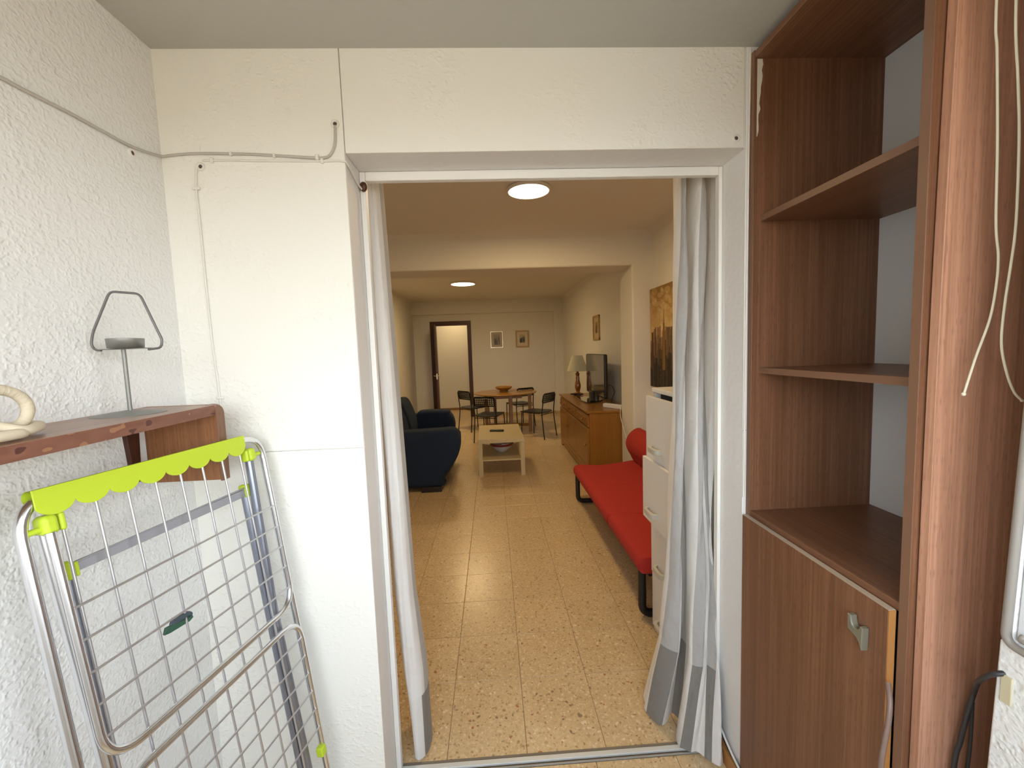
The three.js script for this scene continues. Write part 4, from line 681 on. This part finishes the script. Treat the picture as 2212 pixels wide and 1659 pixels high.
// ---------------------------------------------------------------- sideboard with lamp, television and small things
const SB = { x0: 1.035, x1: 1.56, z0: -4.535, z1: -6.40, h: 0.785 };
{
  const t = thing('sideboard', 'orange brown pine sideboard with three drawers above three panelled doors', 'sideboard', [1.3, 0, -5.46], 0);
  const { x0, x1, z0, z1, h } = SB;
  wpart('top', box(x0 - 0.018, h - 0.026, z1 - 0.02, x1, h, z0 + 0.012, 0.008, 'z', 3), M.pine, t);
  wpart('carcass', box(x0 + 0.016, 0.05, z1, x1, h - 0.026, z0, 0.003), M.pine, t);
  const ps = new THREE.Shape(); const Lz = z0 - z1; ps.moveTo(0, 0); ps.lineTo(0.10, 0); ps.quadraticCurveTo(0.13, 0.04, 0.20, 0.04); ps.lineTo(Lz - 0.20, 0.04); ps.quadraticCurveTo(Lz - 0.13, 0.04, Lz - 0.10, 0); ps.lineTo(Lz, 0); ps.lineTo(Lz, 0.085); ps.lineTo(0, 0.085); ps.closePath();
  const pg = new THREE.ExtrudeGeometry(ps, { depth: 0.02, bevelEnabled: true, bevelSize: 0.003, bevelThickness: 0.003, bevelSegments: 2, bevelOffset: -0.003 }); pg.rotateY(Math.PI / 2); pg.translate(x0 - 0.006, 0, z0); wpart('plinth', metric(pg, 'z'), M.pine, t);
  wpart('base_side', box(x0, 0, z0 - 0.02, x1, 0.05, z0, 0.002, 'x'), M.pine, t);
  const n = 3, wz = Lz / n, knob = (y, z) => { const g = lathe([[0, 0], [0.006, 0], [0.006, 0.012], [0.014, 0.018], [0.016, 0.025], [0.010, 0.031], [0, 0.032]], 16).rotateZ(Math.PI / 2); return g.translate(x0 - 0.004, y, z); };
  for (let k = 0; k < n; k++) {
    const a = z0 - 0.018 - k * wz, b = a - wz + 0.012;
    const d = wpart('drawer', [box(x0 - 0.004, 0.605, b, x0 + 0.018, 0.738, a, 0.006, 'z', 2), box(x0 - 0.012, 0.630, b + 0.03, x0 - 0.003, 0.713, a - 0.03, 0.007, 'z', 2)], M.pine, t);
    for (const f of [0.3, 0.7]) wpart('knob', knob(0.672, a + (b - a) * f).translate(-0.006, 0, 0), M.pine, d);
    const e = wpart('door', [box(x0 - 0.004, 0.092, b, x0 + 0.018, 0.592, a, 0.006, 'y', 2), box(x0 - 0.010, 0.155, b + 0.065, x0 - 0.003, 0.53, a - 0.065, 0.008, 'y', 3)], M.pine, t);
    const fr = []; for (const [za, zb] of [[a, a - 0.06], [b + 0.06, b]]) fr.push(box(x0 - 0.010, 0.092, zb, x0 - 0.003, 0.592, za, 0.003)); for (const [ya, yb] of [[0.092, 0.15], [0.535, 0.592]]) fr.push(box(x0 - 0.0095, ya, b + 0.06, x0 - 0.003, yb, a - 0.06, 0.003, 'z')); wparts('door_frame', fr, M.pine, e);
    wpart('knob', knob(0.40, k === 1 ? b + 0.03 : a - 0.03).translate(-0.005, 0, 0), M.pine, e);
  }
}
{
  const t = thing('table_lamp', 'table lamp with cream cone shade and turned wooden foot behind the television', 'lamp', [1.275, SB.h, -6.235]);
  part('foot', metric(lathe([[0, 0], [0.075, 0], [0.078, 0.012], [0.068, 0.022], [0.035, 0.032], [0.028, 0.05], [0.036, 0.075], [0.046, 0.11], [0.046, 0.15], [0.034, 0.20], [0.026, 0.235], [0.032, 0.25], [0.024, 0.27], [0.028, 0.30], [0.034, 0.318], [0.018, 0.33], [0.012, 0.40], [0, 0.40]], 32), 'y'), P({ map: pine, color: rgb(0.55, 0.36, 0.24), roughness: 0.28, clearcoat: 0.5 }), t);
  part('shade', lathe([[0.157, 0.36], [0.080, 0.590], [0.0785, 0.588], [0.1555, 0.36], [0.157, 0.36]], 48), P({ color: rgb(0.74, 0.70, 0.50), roughness: 0.9, transmission: 0.3, thickness: 0, side: THREE.DoubleSide }), t);
  parts('shade_ring', [new THREE.TorusGeometry(0.1565, 0.003, 6, 48).rotateX(Math.PI / 2).translate(0, 0.361, 0), new THREE.TorusGeometry(0.0795, 0.003, 6, 48).rotateX(Math.PI / 2).translate(0, 0.589, 0)], S({ color: rgb(0.6, 0.56, 0.38), roughness: 0.8 }), t);
}
{
  const t = thing('television', 'black flat screen television on a glossy foot on the sideboard', 'television', [1.37, SB.h, -5.54]);
  const x = 1.362;
  wpart('casing', box(x, 0.850, -6.03, x + 0.045, 1.400, -5.045, 0.018, 'y', 4), M.black, t);
  wpart('screen', box(x - 0.0015, 0.872, -6.018, x + 0.001, 1.392, -5.057, 0.0005), P({ color: rgb(0.03, 0.032, 0.034), roughness: 0.16, specularIntensity: 1, clearcoat: 1, clearcoatRoughness: 0.08 }), t);
  wpart('rear_housing', box(x + 0.04, 0.90, -5.85, x + 0.085, 1.28, -5.22, 0.02, 'y', 3), M.black, t);
  wpart('stand_neck', box(x + 0.012, SB.h + 0.01, -5.62, x + 0.04, 0.87, -5.46, 0.008, 'y', 2), M.black, t);
  const bs = smoothShape([[-0.20, -0.34], [-0.235, 0.0], [-0.20, 0.34], [-0.05, 0.26], [0.06, 0.12], [0.06, -0.12], [-0.05, -0.26]], 60);
  const bg = extrude(bs, 0, 0.016, 0.005, 3); bg.rotateX(-Math.PI / 2); bg.translate(x + 0.02, SB.h, -5.54); wpart('stand_foot', bg, P({ color: rgb(0.008, 0.008, 0.009), roughness: 0.1, clearcoat: 1 }), t);
  const box2 = thing('set_top_box', 'small black box standing on the sideboard before the television', 'media box', [1.265, SB.h + 0.0165, -5.30]);
  part('body', box(-0.022, 0, -0.075, 0.022, 0.135, 0.075, 0.012, 'y', 3), M.black, box2);
  part('base', box(-0.035, 0, -0.05, 0.035, 0.012, 0.05, 0.005, 'y', 2), M.black, box2);
  const bundle = []; for (let k = 0; k <= 60; k++) { const a = k / 60; bundle.push(V(1.15 + 0.13 * a + 0.035 * Math.cos(a * 22), SB.h + 0.012 + 0.020 * Math.abs(Math.sin(a * 9)), -6.10 + 0.15 * a + 0.035 * Math.sin(a * 19))); }
  solo('cable_bundle', sweep(curve(bundle).getPoints(200), 0.008, 8), M.cableBlack, 'tangled black cables by the foot of the table lamp', 'cables');
  solo('cable', sweep(curve([[x + 0.07, 1.02, -5.10], [x + 0.10, 1.0, -5.04], [x + 0.115, 0.93, -5.02], [x + 0.10, 0.86, -5.06], [x + 0.11, 0.80, -5.12], [x + 0.13, SB.h + 0.006, -5.05]]).getPoints(40), 0.004, 8), M.cableBlack, 'black cable looping behind the near edge of the television', 'cable');
}
{
  const t = thing('power_strip', 'white power strip lying on the near end of the sideboard', 'power strip', [1.37, SB.h, -4.70], 0.55);
  part('body', box(-0.030, 0, -0.14, 0.030, 0.050, 0.14, 0.010, 'z', 3), M.cableWhite, t);
  parts('socket', [-0.085, -0.03, 0.025, 0.08].map((z) => new THREE.CylinderGeometry(0.016, 0.016, 0.002, 18).translate(0, 0.0505, z)), S({ color: rgb(0.45, 0.44, 0.41), roughness: 0.6 }), t);
  solo('cable', sweep(curve([[1.428, SB.h + 0.018, -4.585], [1.40, SB.h + 0.02, -4.52], [1.390, 0.72, -4.505], [1.393, 0.55, -4.35], [1.396, 0.38, -4.18], [1.398, 0.20, -4.12], [1.43, 0.02, -4.10]]).getPoints(60), 0.0042, 8), M.cableWhite, 'white power cable dropping from the power strip down the pillar', 'cable');
}

// ---------------------------------------------------------------- pictures and switch
function print(draw, w = 160, h = 200) { const c = document.createElement('canvas'); c.width = w; c.height = h; draw(c.getContext('2d'), w, h); const t = new THREE.CanvasTexture(c); t.colorSpace = THREE.SRGBColorSpace; return t; }
let pq = 5; const pr = () => { pq = (pq * 1664525 + 1013904223) >>> 0; return pq / 4294967296; };
const etching = (paper, ink, x0, y0, x1, y1, mount) => print((g, w, h) => {
  g.fillStyle = mount; g.fillRect(0, 0, w, h); g.fillStyle = paper; g.fillRect(x0, y0, x1 - x0, y1 - y0);
  for (let i = 0; i < 26; i++) { g.fillStyle = `rgba(${ink},${0.25 + pr() * 0.5})`; const x = x0 + pr() * (x1 - x0 - 8), t = y0 + (y1 - y0) * (0.15 + 0.5 * Math.abs((x - (x0 + x1) / 2) / (x1 - x0)) * pr() * 2), ww = 4 + pr() * 10; g.fillRect(x, y1 - (y1 - t) * (0.4 + 0.6 * pr()), Math.min(ww, x1 - x), 60); }
  g.fillStyle = mount; g.fillRect(0, y1, w, h - y1);
});
function picture(label, pos, ry, w, h, fw, frameMat, map, glass = 0.12) {
  const t = thing('picture_frame', label, 'picture', pos, ry);
  parts('frame', [box(-w / 2, -h / 2, 0, -w / 2 + fw, h / 2, 0.022, 0.004), box(w / 2 - fw, -h / 2, 0, w / 2, h / 2, 0.022, 0.004), box(-w / 2, -h / 2, 0, w / 2, -h / 2 + fw, 0.0215, 0.004, 'x'), box(-w / 2, h / 2 - fw, 0, w / 2, h / 2, 0.0215, 0.004, 'x')], frameMat, t);
  part('print', new THREE.PlaneGeometry(w - fw * 1.6, h - fw * 1.6).translate(0, 0, 0.008), P({ map, roughness: glass, clearcoat: 0.25, clearcoatRoughness: 0.3 }), t);
  part('backing', box(-w / 2 + fw * 0.6, -h / 2 + fw * 0.6, 0.001, w / 2 - fw * 0.6, h / 2 - fw * 0.6, 0.007), M.cableGrey, t);
}
picture('silver framed picture with a pale glossy print on the far wall', [0.114, 1.735, ZB + 0.001], 0, 0.285, 0.375, 0.020, S({ color: rgb(0.95, 0.88, 0.70), metalness: 0.7, roughness: 0.3 }), etching('#9a907c', '70,66,56', 34, 30, 126, 168, '#b3a88f'), 0.45);
picture('wooden framed picture with dark print in a white mount on the far wall', [0.694, 1.732, ZB + 0.001], 0, 0.30, 0.378, 0.028, S({ map: birch, color: rgb(0.72, 0.62, 0.46), roughness: 0.5 }), etching('#b8a888', '28,26,28', 42, 42, 118, 150, '#d8c8a8'), 0.4);
picture('small wooden framed picture alone on the right wall above the television', [RR - 0.001, 1.785, -6.345], -Math.PI / 2, 0.37, 0.375, 0.030, S({ map: birch, color: rgb(0.74, 0.6, 0.42), roughness: 0.5 }), etching('#a08a60', '90,70,40', 46, 46, 114, 150, '#c9b48c'), 0.5);
{
  const t = thing('light_switch', 'small white light switch on the far wall beside the door', 'switch', [-0.354, 1.258, ZB]);
  part('plate', box(-0.042, -0.042, 0, 0.042, 0.042, 0.009, 0.004), M.cableWhite, t); part('rocker', box(-0.024, -0.026, 0.008, 0.024, 0.026, 0.013, 0.003), M.frame, t);
}
for (const o of scene.children) o.traverse(shade);
renderer.render(scene, camera);
